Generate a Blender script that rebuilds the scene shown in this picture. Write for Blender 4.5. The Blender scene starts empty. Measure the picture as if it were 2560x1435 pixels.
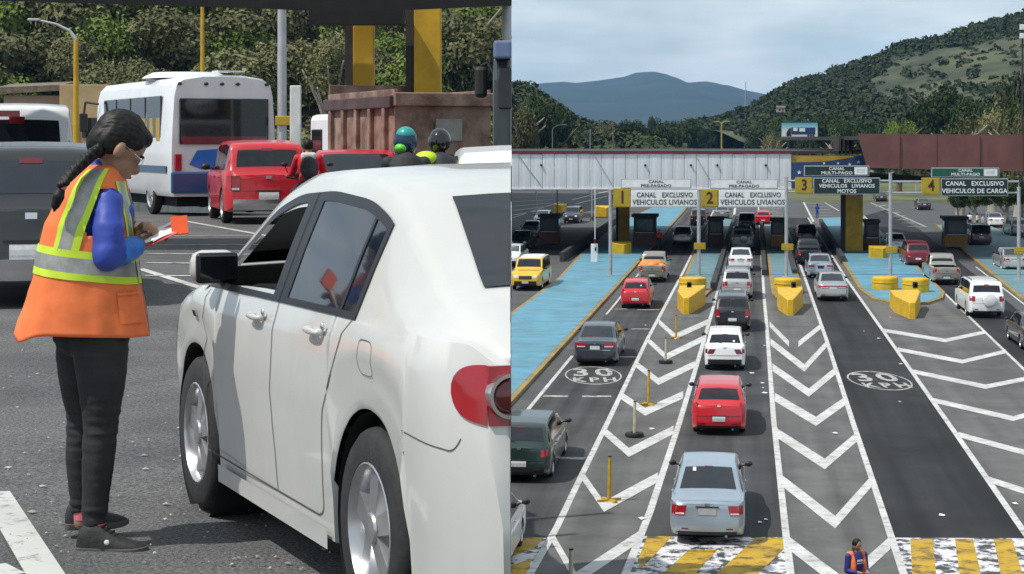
import bpy, bmesh, math, random
import numpy as np
from mathutils import Vector, Matrix, noise, Euler
R = math.radians
random.seed(7)
S = bpy.context.scene
COL = S.collection
# ------------------------------------------------------------------ camera, sky, sun, exposure
F, H, YH, XC = 5000.0, 9.2, 354.0, 1280.0          # focal length in photo pixels, eye height, horizon row, centre column
cam = bpy.data.cameras.new('camera'); cam_o = bpy.data.objects.new('camera', cam); COL.objects.link(cam_o)
cam_o.location = (0, 0, H); cam_o.rotation_euler = (R(90), 0, 0)
cam.sensor_width = 36.0; cam.lens = F / 2560 * 36.0
cam.shift_y = -(717.5 - YH) / 2560
cam.clip_start = 0.5; cam.clip_end = 40000
S.camera = cam_o
SUN_EL, SUN_AZ = 57.0, -114.0                      # azimuth measured from +Y towards +X: the sun stands to the left, a little behind
W = bpy.data.worlds.new('World'); S.world = W; W.use_nodes = True
nt = W.node_tree; nt.nodes.clear()
wo = nt.nodes.new('ShaderNodeOutputWorld'); bg = nt.nodes.new('ShaderNodeBackground'); sky = nt.nodes.new('ShaderNodeTexSky')
sky.sky_type = 'NISHITA'; sky.sun_disc = False; sky.sun_elevation = R(SUN_EL); sky.sun_rotation = R(SUN_AZ)
sky.altitude = 500; sky.air_density = 1.0; sky.dust_density = 2.0; sky.ozone_density = 1.2
bg.inputs['Strength'].default_value = 0.10
tc = nt.nodes.new('ShaderNodeTexCoord'); mp = nt.nodes.new('ShaderNodeMapping'); mp.inputs['Scale'].default_value = (5.0, 5.0, 17.0)
nz = nt.nodes.new('ShaderNodeTexNoise'); nz.inputs['Scale'].default_value = 1.6; nz.inputs['Detail'].default_value = 7; nz.inputs['Roughness'].default_value = 0.6
rp = nt.nodes.new('ShaderNodeValToRGB'); rp.color_ramp.elements[0].position = 0.22; rp.color_ramp.elements[1].position = 0.72
rp.color_ramp.elements[0].color = (0.55, 0.55, 0.55, 1); rp.color_ramp.elements[1].color = (0.97, 0.97, 0.97, 1)
nz2 = nt.nodes.new('ShaderNodeTexNoise'); nz2.inputs['Scale'].default_value = 3.1; nz2.inputs['Detail'].default_value = 6
rp2 = nt.nodes.new('ShaderNodeValToRGB'); rp2.color_ramp.elements[0].position = 0.3; rp2.color_ramp.elements[1].position = 0.7
rp2.color_ramp.elements[0].color = (5.9, 7.3, 8.2, 1); rp2.color_ramp.elements[1].color = (9.2, 10.0, 10.4, 1)
mx = nt.nodes.new('ShaderNodeMixRGB')
L = nt.links.new
L(tc.outputs['Generated'], mp.inputs['Vector']); L(mp.outputs[0], nz.inputs['Vector']); L(mp.outputs[0], nz2.inputs['Vector'])
L(nz.outputs['Fac'], rp.inputs['Fac']); L(nz2.outputs['Fac'], rp2.inputs['Fac'])
L(rp.outputs[0], mx.inputs['Fac']); L(sky.outputs[0], mx.inputs['Color1']); L(rp2.outputs[0], mx.inputs['Color2'])
L(mx.outputs[0], bg.inputs['Color']); L(bg.outputs[0], wo.inputs['Surface'])
sun = bpy.data.lights.new('sun', 'SUN'); sun.energy = 4.2; sun.angle = R(0.6); sun.color = (1.0, 0.955, 0.89)
sun_o = bpy.data.objects.new('sun', sun); COL.objects.link(sun_o)
sd = Vector((math.sin(R(SUN_AZ)) * math.cos(R(SUN_EL)), math.cos(R(SUN_AZ)) * math.cos(R(SUN_EL)), math.sin(R(SUN_EL))))
sun_o.rotation_euler = (-sd).to_track_quat('-Z', 'Y').to_euler(); sun_o.location = (-60, 20, 80)
S.view_settings.view_transform = 'Standard'; S.view_settings.look = 'None'; S.view_settings.exposure = 0.0; S.view_settings.gamma = 1.0
S.view_settings.use_curve_mapping = False
S.cycles.max_bounces = 6; S.cycles.transparent_max_bounces = 8; S.cycles.volume_bounces = 0

# ------------------------------------------------------------------ measuring helpers
def gp(px, py, z=0.0):                 # a photo pixel that lies on the plaza's ground
    Y = F * (H - z) / (py - YH); return Vector(((px - XC) / F * Y, Y, z))
def at(px, py, Y):                     # a photo pixel at a known distance
    return Vector(((px - XC) / F * Y, Y, H - (py - YH) / F * Y))
LH, LS = 1.48, 24.0 / F                # the upper road: camera 1.48 m above it, falling gently away
def lz(Y): return H - LH - LS * Y
def lp(px, py):
    Y = F * LH / (py - 378.0); return Vector(((px - XC) / F * Y, Y, lz(Y)))
def lay(px, Y): return Vector(((px - XC) / F * Y, Y, lz(Y)))
LANE = Vector((575.0 / F, 1.0, 0)).normalized(); LANE_A = math.atan2(LANE.y, LANE.x)

# ------------------------------------------------------------------ object helpers
def tag(o, label=None, cat=None, group=None, kind=None):
    if label: o['label'] = label
    if cat: o['category'] = cat
    if group: o['group'] = group
    if kind: o['kind'] = kind
    return o
def empty(name, loc, rz=0.0, label=None, cat=None, group=None):
    o = bpy.data.objects.new(name, None); COL.objects.link(o); o.location = loc; o.rotation_euler = (0, 0, rz)
    o.empty_display_size = 0.3
    return tag(o, label, cat, group)
def link(name, me, mat=None, parent=None, loc=None):
    o = bpy.data.objects.new(name, me); COL.objects.link(o)
    if mat is not None and not me.materials: me.materials.append(mat)
    if parent is not None: o.parent = parent
    if loc is not None: o.location = loc
    return o
def sharp(me, deg=35):
    me.polygons.foreach_set('use_smooth', [True] * len(me.polygons)); me.set_sharp_from_angle(angle=R(deg))
class MB:
    def __init__(s): s.v = []; s.f = []
    def add(s, vs, fs):
        b = len(s.v); s.v += [tuple(x) for x in vs]; s.f += [tuple(b + i for i in f) for f in fs]; return s
    def box(s, c, d, m=None):
        x, y, z = d[0] / 2, d[1] / 2, d[2] / 2
        vs = [Vector((i * x, j * y, k * z)) for k in (-1, 1) for j in (-1, 1) for i in (-1, 1)]
        if m is not None: vs = [m @ v for v in vs]
        c = Vector(c)
        return s.add([v + c for v in vs], [(0, 2, 3, 1), (4, 5, 7, 6), (0, 1, 5, 4), (2, 6, 7, 3), (0, 4, 6, 2), (1, 3, 7, 5)])
    def tube(s, p0, p1, r0, r1=None, n=10, caps=True):
        p0, p1 = Vector(p0), Vector(p1); r1 = r0 if r1 is None else r1
        q = (p1 - p0).to_track_quat('Z', 'Y'); vs = []
        for p, r in ((p0, r0), (p1, r1)):
            for i in range(n):
                a = 2 * math.pi * i / n; vs.append(p + q @ Vector((r * math.cos(a), r * math.sin(a), 0)))
        fs = [(i, (i + 1) % n, n + (i + 1) % n, n + i) for i in range(n)]
        if caps: fs += [tuple(range(n))[::-1], tuple(range(n, 2 * n))]
        return s.add(vs, fs)
    def path(s, pts, rs, n=8):
        for i in range(len(pts) - 1): s.tube(pts[i], pts[i + 1], rs[i], rs[i + 1], n)
        return s
    def ell(s, c, r, m=None, nu=14, nv=9):
        c = Vector(c); vs = []; fs = []
        for j in range(nv + 1):
            t = math.pi * j / nv
            for i in range(nu):
                a = 2 * math.pi * i / nu; v = Vector((r[0] * math.sin(t) * math.cos(a), r[1] * math.sin(t) * math.sin(a), r[2] * math.cos(t)))
                vs.append(c + (m @ v if m is not None else v))
        for j in range(nv):
            for i in range(nu):
                fs.append((j * nu + i, (j + 1) * nu + i, (j + 1) * nu + (i + 1) % nu, j * nu + (i + 1) % nu))
        return s.add(vs, fs)
    def cap(s, p0, r0, p1, r1, n=12):
        p0, p1 = Vector(p0), Vector(p1); s.tube(p0, p1, r0, r1, n); s.ell(p0, (r0,) * 3, nu=n, nv=8); s.ell(p1, (r1,) * 3, nu=n, nv=8); return s
    def lathe(s, prof, n=24, axis='Z', c=(0, 0, 0)):
        vs = []; k = len(prof); c = Vector(c)
        for i in range(n):
            a = 2 * math.pi * i / n; ca, sa = math.cos(a), math.sin(a)
            for r, h in prof:
                vs.append(c + (Vector((r * ca, r * sa, h)) if axis == 'Z' else Vector((r * ca, h, r * sa)) if axis == 'Y' else Vector((h, r * ca, r * sa))))
        fs = [(i * k + j, ((i + 1) % n) * k + j, ((i + 1) % n) * k + j + 1, i * k + j + 1) for i in range(n) for j in range(k - 1)]
        return s.add(vs, fs)
    def prism(s, poly, z0, z1, bottom=False):
        n = len(poly); vs = [(p[0], p[1], z0) for p in poly] + [(p[0], p[1], z1) for p in poly]
        fs = [(i, (i + 1) % n, n + (i + 1) % n, n + i) for i in range(n)] + [tuple(range(n, 2 * n))]
        if bottom: fs.append(tuple(range(n))[::-1])
        return s.add(vs, fs)
    def grid(s, rows):
        k = len(rows[0]); vs = [p for r in rows for p in r]
        return s.add(vs, [(j * k + i, j * k + i + 1, (j + 1) * k + i + 1, (j + 1) * k + i) for j in range(len(rows) - 1) for i in range(k - 1)])
    def mesh(s, name='m', smooth=None):
        me = bpy.data.meshes.new(name); me.from_pydata(s.v, [], s.f); me.update()
        bm = bmesh.new(); bm.from_mesh(me); bmesh.ops.recalc_face_normals(bm, faces=bm.faces); bm.to_mesh(me); bm.free()
        if smooth is not None: sharp(me, smooth)
        return me
    def obj(s, name, mat, parent=None, smooth=35, bevel=0, loc=None):
        o = link(name, s.mesh(name, smooth), mat, parent, loc)
        if bevel:
            b = o.modifiers.new('bevel', 'BEVEL'); b.width = bevel; b.segments = 2; b.limit_method = 'ANGLE'; b.angle_limit = R(40)
        return o
def copy_tree(o, parent=None):
    c = o.copy(); COL.objects.link(c); c.parent = parent
    for ch in list(o.children): copy_tree(ch, c)
    return c
def cut_x(o, keep_left=True, x=-0.004, fill=True):       # things that run on past the edge of this half of the picture end there
    bpy.context.view_layer.update()
    for q in [o] + list(o.children_recursive):
        if q.type != 'MESH': continue
        mw = q.matrix_world
        if max((mw @ Vector(c)).x for c in q.bound_box) <= x: continue
        xs = [(mw @ v.co).x for v in q.data.vertices]
        if not xs or max(xs) <= x: continue
        if q.data.users > 1: q.data = q.data.copy()
        if min(xs) > x: bpy.data.objects.remove(q); continue
        bm = bmesh.new(); bm.from_mesh(q.data); inv = mw.inverted()
        co = inv @ Vector((x, 0, 0)); no = (inv.transposed().inverted().to_3x3() if False else inv.to_3x3()) @ Vector((1, 0, 0))
        g = bmesh.ops.bisect_plane(bm, geom=bm.verts[:] + bm.edges[:] + bm.faces[:], plane_co=co, plane_no=no.normalized(), clear_outer=True)
        if fill:
            ed = [e for e in g['geom_cut'] if isinstance(e, bmesh.types.BMEdge)]
            try: bmesh.ops.holes_fill(bm, edges=ed, sides=0)
            except Exception: pass
        bm.to_mesh(q.data); bm.free()
TMP = bpy.data.scenes.new('workbench')            # a side scene for evaluating text and remeshed shapes, removed at the end
def evaluate(o):
    TMP.collection.objects.link(o); TMP.view_layers[0].update(); dg = TMP.view_layers[0].depsgraph; dg.update()
    me = bpy.data.meshes.new_from_object(o.evaluated_get(dg)); TMP.collection.objects.unlink(o); bpy.data.objects.remove(o); return me
def close_cut(root, mat, x=-0.006):                 # a closing panel over the open end of a cut body
    bpy.context.view_layer.update(); pts = []
    for q in root.children:
        if q.type == 'MESH' and q.name.split('.')[0] in ('body', 'sill', 'wheel', 'underbody', 'cab'):
            mw = q.matrix_world; pts += [(w.y, w.z) for w in (mw @ v.co for v in q.data.vertices) if abs(w.x + .004) < .0015]
    pts = sorted(set((round(a, 4), round(b, 4)) for a, b in pts))
    if len(pts) < 3: return
    def half(ps):
        o = []
        for p in ps:
            while len(o) > 1 and (o[-1][0] - o[-2][0]) * (p[1] - o[-2][1]) - (o[-1][1] - o[-2][1]) * (p[0] - o[-2][0]) <= 0: o.pop()
            o.append(p)
        return o[:-1]
    hull = half(pts) + half(pts[::-1]); inv = root.matrix_world.inverted()
    MB().add([inv @ Vector((x, a, b)) for a, b in hull], [tuple(range(len(hull)))]).obj('end_panel', mat, root, None)
def text(s, size, mat, parent, loc, rot=(math.pi / 2, 0, 0), name='lettering', extrude=0.004, sx=1.0, align='CENTER', space=1.0, bold=0.012):
    cu = bpy.data.curves.new('t', 'FONT'); cu.body = s; cu.size = size; cu.extrude = extrude; cu.align_x = align; cu.align_y = 'CENTER'
    cu.space_character = space; cu.resolution_u = 3; cu.offset = bold * size
    me = evaluate(bpy.data.objects.new('t', cu)); bpy.data.curves.remove(cu)
    me.materials.clear()
    o = link(name, me, mat, parent, loc); o.rotation_euler = rot; o.scale = (sx, 1, 1)
    return o

# ------------------------------------------------------------------ materials
def new_mat(name):
    m = bpy.data.materials.new(name); m.use_nodes = True; t = m.node_tree
    return m, t, t.nodes['Principled BSDF']
def pm(name, col, rough=0.5, metal=0.0, var=0.12, scale=4.0, bump=0.0, bscale=40.0, coat=0.0, spec=0.5, col2=None, lo=0.4, hi=0.65, coord='Object', detail=5, emit=None, stretch=None):
    m, t, b = new_mat(name); N = t.nodes.new; L = t.links.new
    tc = N('ShaderNodeTexCoord'); src = tc.outputs['Object' if coord == 'World' else coord]
    if coord == 'World': src = N('ShaderNodeNewGeometry').outputs['Position']
    if stretch:
        mpn = N('ShaderNodeMapping'); mpn.inputs['Scale'].default_value = stretch; L(src, mpn.inputs['Vector']); src = mpn.outputs[0]
    nz = N('ShaderNodeTexNoise'); nz.inputs['Scale'].default_value = scale; nz.inputs['Detail'].default_value = detail; nz.inputs['Roughness'].default_value = 0.62; L(src, nz.inputs['Vector'])
    rp = N('ShaderNodeValToRGB'); rp.color_ramp.elements[0].position = lo; rp.color_ramp.elements[1].position = hi
    c1 = [max(0, c * (1 - var)) for c in col]; c2 = [min(1, c * (1 + var)) for c in col] if col2 is None else col2
    rp.color_ramp.elements[0].color = (*c1, 1); rp.color_ramp.elements[1].color = (*c2, 1)
    L(nz.outputs['Fac'], rp.inputs['Fac']); L(rp.outputs[0], b.inputs['Base Color'])
    b.inputs['Roughness'].default_value = rough; b.inputs['Metallic'].default_value = metal; b.inputs['Coat Weight'].default_value = coat
    b.inputs['Coat Roughness'].default_value = 0.06; b.inputs['Specular IOR Level'].default_value = spec
    if bump:
        n2 = N('ShaderNodeTexNoise'); n2.inputs['Scale'].default_value = bscale; n2.inputs['Detail'].default_value = 4; L(src, n2.inputs['Vector'])
        bp = N('ShaderNodeBump'); bp.inputs['Strength'].default_value = bump; bp.inputs['Distance'].default_value = 0.02
        L(n2.outputs['Fac'], bp.inputs['Height']); L(bp.outputs[0], b.inputs['Normal'])
    if emit: b.inputs['Emission Color'].default_value = (*emit, 1); b.inputs['Emission Strength'].default_value = 1
    return m
def asphalt(name, c1, c2, scale=0.35, speck=0.35, sscale=90.0, bump=0.5, streak=0.0):
    m, t, b = new_mat(name); N = t.nodes.new; L = t.links.new
    pos = N('ShaderNodeNewGeometry').outputs['Position']
    a = N('ShaderNodeTexNoise'); a.inputs['Scale'].default_value = scale; a.inputs['Detail'].default_value = 8; a.inputs['Roughness'].default_value = 0.65; L(pos, a.inputs['Vector'])
    rp = N('ShaderNodeValToRGB'); rp.color_ramp.elements[0].position = 0.32; rp.color_ramp.elements[1].position = 0.68
    rp.color_ramp.elements[0].color = (*c1, 1); rp.color_ramp.elements[1].color = (*c2, 1); L(a.outputs['Fac'], rp.inputs['Fac'])
    s = N('ShaderNodeTexNoise'); s.inputs['Scale'].default_value = sscale; s.inputs['Detail'].default_value = 3; s.inputs['Roughness'].default_value = 0.8; L(pos, s.inputs['Vector'])
    r2 = N('ShaderNodeValToRGB'); r2.color_ramp.elements[0].position = 0.35; r2.color_ramp.elements[1].position = 0.7
    r2.color_ramp.elements[0].color = (1 - speck,) * 3 + (1,); r2.color_ramp.elements[1].color = (1 + speck,) * 3 + (1,); L(s.outputs['Fac'], r2.inputs['Fac'])
    mu = N('ShaderNodeMixRGB'); mu.blend_type = 'MULTIPLY'; mu.inputs['Fac'].default_value = 1; L(rp.outputs[0], mu.inputs['Color1']); L(r2.outputs[0], mu.inputs['Color2'])
    res = mu.outputs[0]
    if streak:                                       # tyre tracks and oil drawn out along the lane
        mpn = N('ShaderNodeMapping'); mpn.vector_type = 'TEXTURE'; mpn.inputs['Rotation'].default_value = (0, 0, -math.atan(575.0 / F)); mpn.inputs['Scale'].default_value = (.9, 34, 1); L(pos, mpn.inputs['Vector'])
        k = N('ShaderNodeTexNoise'); k.inputs['Scale'].default_value = 1.0; k.inputs['Detail'].default_value = 4; L(mpn.outputs[0], k.inputs['Vector'])
        r3 = N('ShaderNodeValToRGB'); r3.color_ramp.elements[0].position = .36; r3.color_ramp.elements[1].position = .62; r3.color_ramp.elements[0].color = (1 - streak,) * 3 + (1,); r3.color_ramp.elements[1].color = (1.15,) * 3 + (1,); L(k.outputs['Fac'], r3.inputs['Fac'])
        m2 = N('ShaderNodeMixRGB'); m2.blend_type = 'MULTIPLY'; m2.inputs['Fac'].default_value = 1; L(res, m2.inputs['Color1']); L(r3.outputs[0], m2.inputs['Color2']); res = m2.outputs[0]
    L(res, b.inputs['Base Color']); b.inputs['Roughness'].default_value = 0.85; b.inputs['Specular IOR Level'].default_value = 0.3
    bp = N('ShaderNodeBump'); bp.inputs['Strength'].default_value = bump; bp.inputs['Distance'].default_value = 0.01; L(s.outputs['Fac'], bp.inputs['Height']); L(bp.outputs[0], b.inputs['Normal'])
    return m
def worn(name, col, under, amount=0.5, scale=3.0, soft=0.06, rough=0.7):
    m, t, b = new_mat(name); N = t.nodes.new; L = t.links.new
    pos = N('ShaderNodeNewGeometry').outputs['Position']
    a = N('ShaderNodeTexNoise'); a.inputs['Scale'].default_value = scale; a.inputs['Detail'].default_value = 9; a.inputs['Roughness'].default_value = 0.72; L(pos, a.inputs['Vector'])
    rp = N('ShaderNodeValToRGB'); rp.color_ramp.elements[0].position = amount - soft; rp.color_ramp.elements[1].position = amount + soft
    rp.color_ramp.elements[0].color = (*under, 1); rp.color_ramp.elements[1].color = (*col, 1); L(a.outputs['Fac'], rp.inputs['Fac'])
    d = N('ShaderNodeTexNoise'); d.inputs['Scale'].default_value = 0.9; d.inputs['Detail'].default_value = 5; L(pos, d.inputs['Vector'])
    r2 = N('ShaderNodeValToRGB'); r2.color_ramp.elements[0].position = 0.3; r2.color_ramp.elements[1].position = 0.65
    r2.color_ramp.elements[0].color = (.72, .71, .69, 1); r2.color_ramp.elements[1].color = (1, 1, 1, 1); L(d.outputs['Fac'], r2.inputs['Fac'])
    mu = N('ShaderNodeMixRGB'); mu.blend_type = 'MULTIPLY'; mu.inputs['Fac'].default_value = 1; L(rp.outputs[0], mu.inputs['Color1']); L(r2.outputs[0], mu.inputs['Color2'])
    L(mu.outputs[0], b.inputs['Base Color']); b.inputs['Roughness'].default_value = rough
    return m
def leafm(name, c1, c2, c3):
    m, t, b = new_mat(name); N = t.nodes.new; L = t.links.new
    pos = N('ShaderNodeNewGeometry').outputs['Position']
    a = N('ShaderNodeTexNoise'); a.inputs['Scale'].default_value = 0.35; a.inputs['Detail'].default_value = 6; a.inputs['Roughness'].default_value = 0.7; L(pos, a.inputs['Vector'])
    rp = N('ShaderNodeValToRGB'); rp.color_ramp.elements[0].position = 0.34; rp.color_ramp.elements[1].position = 0.68
    e = rp.color_ramp.elements.new(0.5); e.color = (*c2, 1)
    rp.color_ramp.elements[0].color = (*c1, 1); rp.color_ramp.elements[2].color = (*c3, 1); L(a.outputs['Fac'], rp.inputs['Fac'])
    oi = N('ShaderNodeObjectInfo'); hs = N('ShaderNodeHueSaturation'); mr = N('ShaderNodeMapRange')
    mr.inputs['To Min'].default_value = 0.7; mr.inputs['To Max'].default_value = 1.25; L(oi.outputs['Random'], mr.inputs['Value']); L(mr.outputs[0], hs.inputs['Value'])
    L(rp.outputs[0], hs.inputs['Color']); L(hs.outputs[0], b.inputs['Base Color']); b.inputs['Roughness'].default_value = 0.75; b.inputs['Specular IOR Level'].default_value = 0.15
    return m
def paint(name, col, metal=0.0, rough=0.3):
    return pm(name, col, rough, metal, var=0.05, scale=1.5, coat=0.6)
M = {}
M['asphalt'] = asphalt('asphalt', (.062, .062, .064), (.105, .104, .104))
M['asphalt_zone'] = asphalt('worn_asphalt', (.085, .084, .083), (.14, .137, .134), 0.5, streak=.2)
M['asphalt_dark'] = asphalt('dark_asphalt', (.014, .014, .0155), (.034, .034, .036), 0.22, streak=.45)
M['asphalt_lane'] = asphalt('lane_asphalt', (.040, .040, .042), (.085, .085, .086), 0.3, streak=.5)
M['asphalt_left'] = asphalt('coarse_asphalt', (.085, .085, .088), (.15, .148, .146), 0.8, 0.75, 60.0, 1.0)
M['white_line'] = worn('white_line', (.57, .57, .56), (.18, .18, .18), 0.385, 3.6, .10)
M['white_line_left'] = worn('white_line_worn', (.55, .55, .53), (.17, .17, .165), 0.40, 9.0)
M['white_thin'] = worn('white_thin', (.46, .46, .44), (.12, .12, .12), 0.45, 5.0)
M['zebra_white'] = worn('zebra_white', (.70, .69, .72), (.05, .05, .055), 0.49, 2.2, 0.03)
M['zebra_yellow'] = worn('zebra_yellow', (.50, .31, .012), (.09, .07, .02), 0.445, 1.8, 0.06)
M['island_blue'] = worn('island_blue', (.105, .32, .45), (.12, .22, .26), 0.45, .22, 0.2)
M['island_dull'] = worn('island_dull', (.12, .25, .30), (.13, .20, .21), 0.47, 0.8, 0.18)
M['kerb'] = worn('kerb_yellow', (.36, .24, .06), (.16, .13, .09), 0.44, 2.5, 0.12)
M['yellow'] = pm('yellow_paint', (.62, .38, .012), 0.55, var=.14, scale=2.2, bump=.1, bscale=14)
M['yellow_dark'] = pm('yellow_column', (.50, .29, .010), 0.6, var=.2, scale=1.2)
M['glass'] = pm('dark_glass', (.012, .014, .018), 0.06, var=.2, spec=.55)
M['glass_blue'] = pm('tinted_glass', (.012, .016, .026), 0.05, var=.2, spec=.9)
M['rubber'] = pm('rubber', (.018, .018, .019), 0.8, var=.3, scale=12, bump=.15)
M['black'] = pm('black_plastic', (.014, .014, .015), 0.55, var=.3)
M['matte_black'] = pm('matte_black', (.008, .008, .009), 0.9, var=.3)
M['alloy'] = pm('alloy', (.55, .55, .56), 0.28, 0.85, var=.1)
M['chrome'] = pm('chrome', (.72, .72, .74), 0.14, 0.95, var=.05)
M['red_lamp'] = pm('red_lamp', (.36, .010, .018), 0.12, var=.2, coat=.6)
M['red_lamp_dark'] = pm('dark_red_lamp', (.14, .010, .016), 0.12, var=.2, coat=.6)
M['amber'] = pm('amber_lamp', (.7, .38, .10), 0.2, var=.2)
M['clear_lamp'] = pm('clear_lamp', (.62, .63, .66), 0.12, var=.15, coat=.5)
M['plate'] = pm('number_plate', (.55, .56, .56), 0.5, var=.10, scale=30)
M['steel'] = pm('galvanised_steel', (.44, .45, .47), 0.45, 0.35, var=.12, scale=3)
M['concrete'] = pm('concrete', (.30, .29, .27), 0.9, var=.2, scale=2, bump=.2)
m_, t_, b_ = new_mat('clear_glass'); M['clear_glass'] = m_; t_.nodes.remove(b_)
tr_ = t_.nodes.new('ShaderNodeBsdfTransparent'); tr_.inputs[0].default_value = (.72, .78, .76, 1); gs_ = t_.nodes.new('ShaderNodeBsdfGlossy'); gs_.inputs['Roughness'].default_value = .02; fr_ = t_.nodes.new('ShaderNodeFresnel'); ms_ = t_.nodes.new('ShaderNodeMixShader')
t_.links.new(fr_.outputs[0], ms_.inputs[0]); t_.links.new(tr_.outputs[0], ms_.inputs[1]); t_.links.new(gs_.outputs[0], ms_.inputs[2]); t_.links.new(ms_.outputs[0], t_.nodes['Material Output'].inputs['Surface'])
M['white_paint'] = pm('white_paint', (.72, .73, .74), 0.4, var=.06, scale=2)
# ------------------------------------------------------------------ the plaza: ground, lanes, markings
def sheet(name, px_poly, z, mat, parent=None, kind='structure', label=None, cat=None):
    pts = [gp(*p) for p in px_poly]; o = MB().add([(p.x, p.y, z) for p in pts], [tuple(range(len(pts)))]).obj(name, mat, parent, None)
    if parent is None: tag(o, label, cat, kind=kind)
    return o
g = MB().add([(-9000, -60, 0), (9000, -60, 0), (9000, 30000, 0), (-9000, 30000, 0)], [(0, 1, 2, 3)])
M['earth'] = pm('grassy_earth', (.055, .065, .028), 0.95, var=.35, scale=.05, coord='World', col2=(.11, .105, .05))
tag(g.obj('ground', M['earth'], None, None), kind='structure')
# one wide plaza of asphalt, the road that leads off to the valley beyond it
pz = [(900, 1600), (3000, 1600), (2900, 700), (2560, 520), (2330, 440), (1960, 372), (1900, 363), (1878, 358.5), (1840, 358.5), (1790, 366), (1700, 380), (1280, 430), (900, 470)]
sheet('plaza', pz, 0.02, M['asphalt'])
LEFT_EDGE = [(1333, 1010), (1431, 891), (1541, 757), (1663, 600), (1728, 517)]
L1 = [(1260, 1585), (1327, 1435), (1392, 1321), (1463, 1172), (1518, 1060), (1619, 848), (1698, 700), (1738, 620), (1785, 525)]
L2 = [(1512, 1585), (1565, 1435), (1625, 1282), (1698, 1060), (1741, 917), (1786, 761), (1818, 640), (1836, 545)]
L3 = [(1991, 1585), (1976, 1435), (1963, 1321), (1934, 1050), (1916, 806), (1911, 753), (1905, 660), (1898, 545), (1893, 480)]
L4 = [(2310, 1585), (2258, 1435), (2182, 1206), (2133, 1060), (2069, 859), (2014, 700), (1985, 620), (1958, 545)]
L5 = [(2740, 1585), (2560, 1332), (2385, 1080), (2244, 880), (2117, 700), (2055, 600), (2020, 545)]
L6 = [(2760, 1117), (2560, 925), (2334, 708), (2230, 606), (2160, 540)]
def poly_between(a, b): return a + b[::-1]
sheet('lane_surface', poly_between([(900, 1585), (1200, 1180)] + LEFT_EDGE, L1), 0.024, M['asphalt_lane'])
sheet('lane_surface', poly_between(L2, L3[:-1]), 0.024, M['asphalt_lane'])
sheet('lane_surface', poly_between(L4, L5), 0.024, M['asphalt_dark'])
sheet('lane_surface', poly_between(L6, [(3100, 1117), (2610, 830), (2440, 690), (2300, 575), (2215, 525)]), 0.024, M['asphalt_dark'])
sheet('painted_zone', poly_between(L1, L2), 0.023, M['asphalt_zone'])
sheet('painted_zone', poly_between(L3, L4 + [(1950, 480)]), 0.023, M['asphalt_zone'])
sheet('painted_zone', poly_between(L5, [(3000, 1585), (2900, 1260)] + L6), 0.023, M['asphalt_zone'])
mark = MB()
def px_line(pts, k=0.0105, z=0.030, mb=None, w=None):   # a painted line of even width along a row of pixels
    mb = mb or mark
    g = [gp(*p) for p in pts]; rows = []
    for i, p in enumerate(g):
        d = (g[min(i + 1, len(g) - 1)] - g[max(i - 1, 0)]); d.z = 0; d.normalize(); n = Vector((d.y, -d.x, 0)); ww = w or 0.1
        rows.append([(p.x - n.x * ww, p.y - n.y * ww, z), (p.x + n.x * ww, p.y + n.y * ww, z)])
    mb.grid(rows)
def line_obj(pts, w, name='lane_line', mat='white_line', z=0.030):
    mb = MB(); px_line(pts, z=z, mb=mb, w=w); return tag(mb.obj(name, M[mat], None, None), kind='structure')
line_obj([(1200, 1172), (1333, 1010), (1431, 891)], .07); line_obj([(1516, 787), (1541, 757), (1600, 681)], .06)
line_obj(L1, .085); line_obj(L2, .09); line_obj(L3, .085); line_obj(L4, .085); line_obj(L5, .085); line_obj(L6, .07)
line_obj([(2700, 870), (2610, 800), (2523, 733), (2440, 668)], .06)
def chevron(Lp, A, Rp, k=0.029, gap=None, z=0.0345, mat='white_line'):
    t = lambda p: k * (p[1] - YH) / 2
    quads = []
    for a, b in ((Lp, A), (A, Rp)):
        a0 = a; b0 = b
        if gap:
            if b is A: b0 = (a[0] + (b[0] - a[0]) * gap, a[1] + (b[1] - a[1]) * gap)
            else: a0 = (b[0] + (a[0] - b[0]) * gap, b[1] + (a[1] - b[1]) * gap)
        quads.append([(a0[0], a0[1] - t(a0)), (b0[0], b0[1] - t(b0)), (b0[0], b0[1] + t(b0)), (a0[0], a0[1] + t(a0))])
    mb = MB()
    for q in quads: mb.add([(gp(*p).x, gp(*p).y, z) for p in q], [(0, 1, 2, 3)])
    bm_o = mb.obj('chevron', M[mat], None, None); return tag(bm_o, kind='structure')
for c in (((1647, 806), (1688, 843), (1770, 806)), ((1620, 852), (1665, 894), (1757, 849)), ((1590, 912), (1646, 956), (1738, 912)), ((1551, 990), (1613, 1032), (1708, 989)),
          ((1510, 1080), (1572, 1134), (1684, 1077)), ((1455, 1191), (1510, 1270), (1645, 1196)), ((1380, 1345), (1440, 1450), (1598, 1345))): chevron(*c)
chevron((1924, 812), (1983, 872), (2055, 815), gap=.82)
for c in (((1926, 856), (2011, 922), (2069, 859)), ((1931, 920), (2022, 984), (2091, 927)), ((1937, 995), (2040, 1056), (2114, 1004)), ((1942, 1085), (2062, 1163), (2143, 1094)),
          ((1953, 1203), (2088, 1309), (2179, 1206)), ((1968, 1358), (2109, 1466), (2226, 1360))): chevron(*c, k=.033)
for c in (((2207, 827), (2363, 853), (2462, 832)), ((2244, 875), (2406, 906), (2515, 880)), ((2279, 930), (2464, 969), (2580, 946)), ((2329, 1002), (2533, 1049), (2630, 1022)),
          ((2396, 1089), (2620, 1150), (2720, 1120)), ((2470, 1201), (2720, 1283), (2800, 1255))): chevron(*c, k=.0175)
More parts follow.
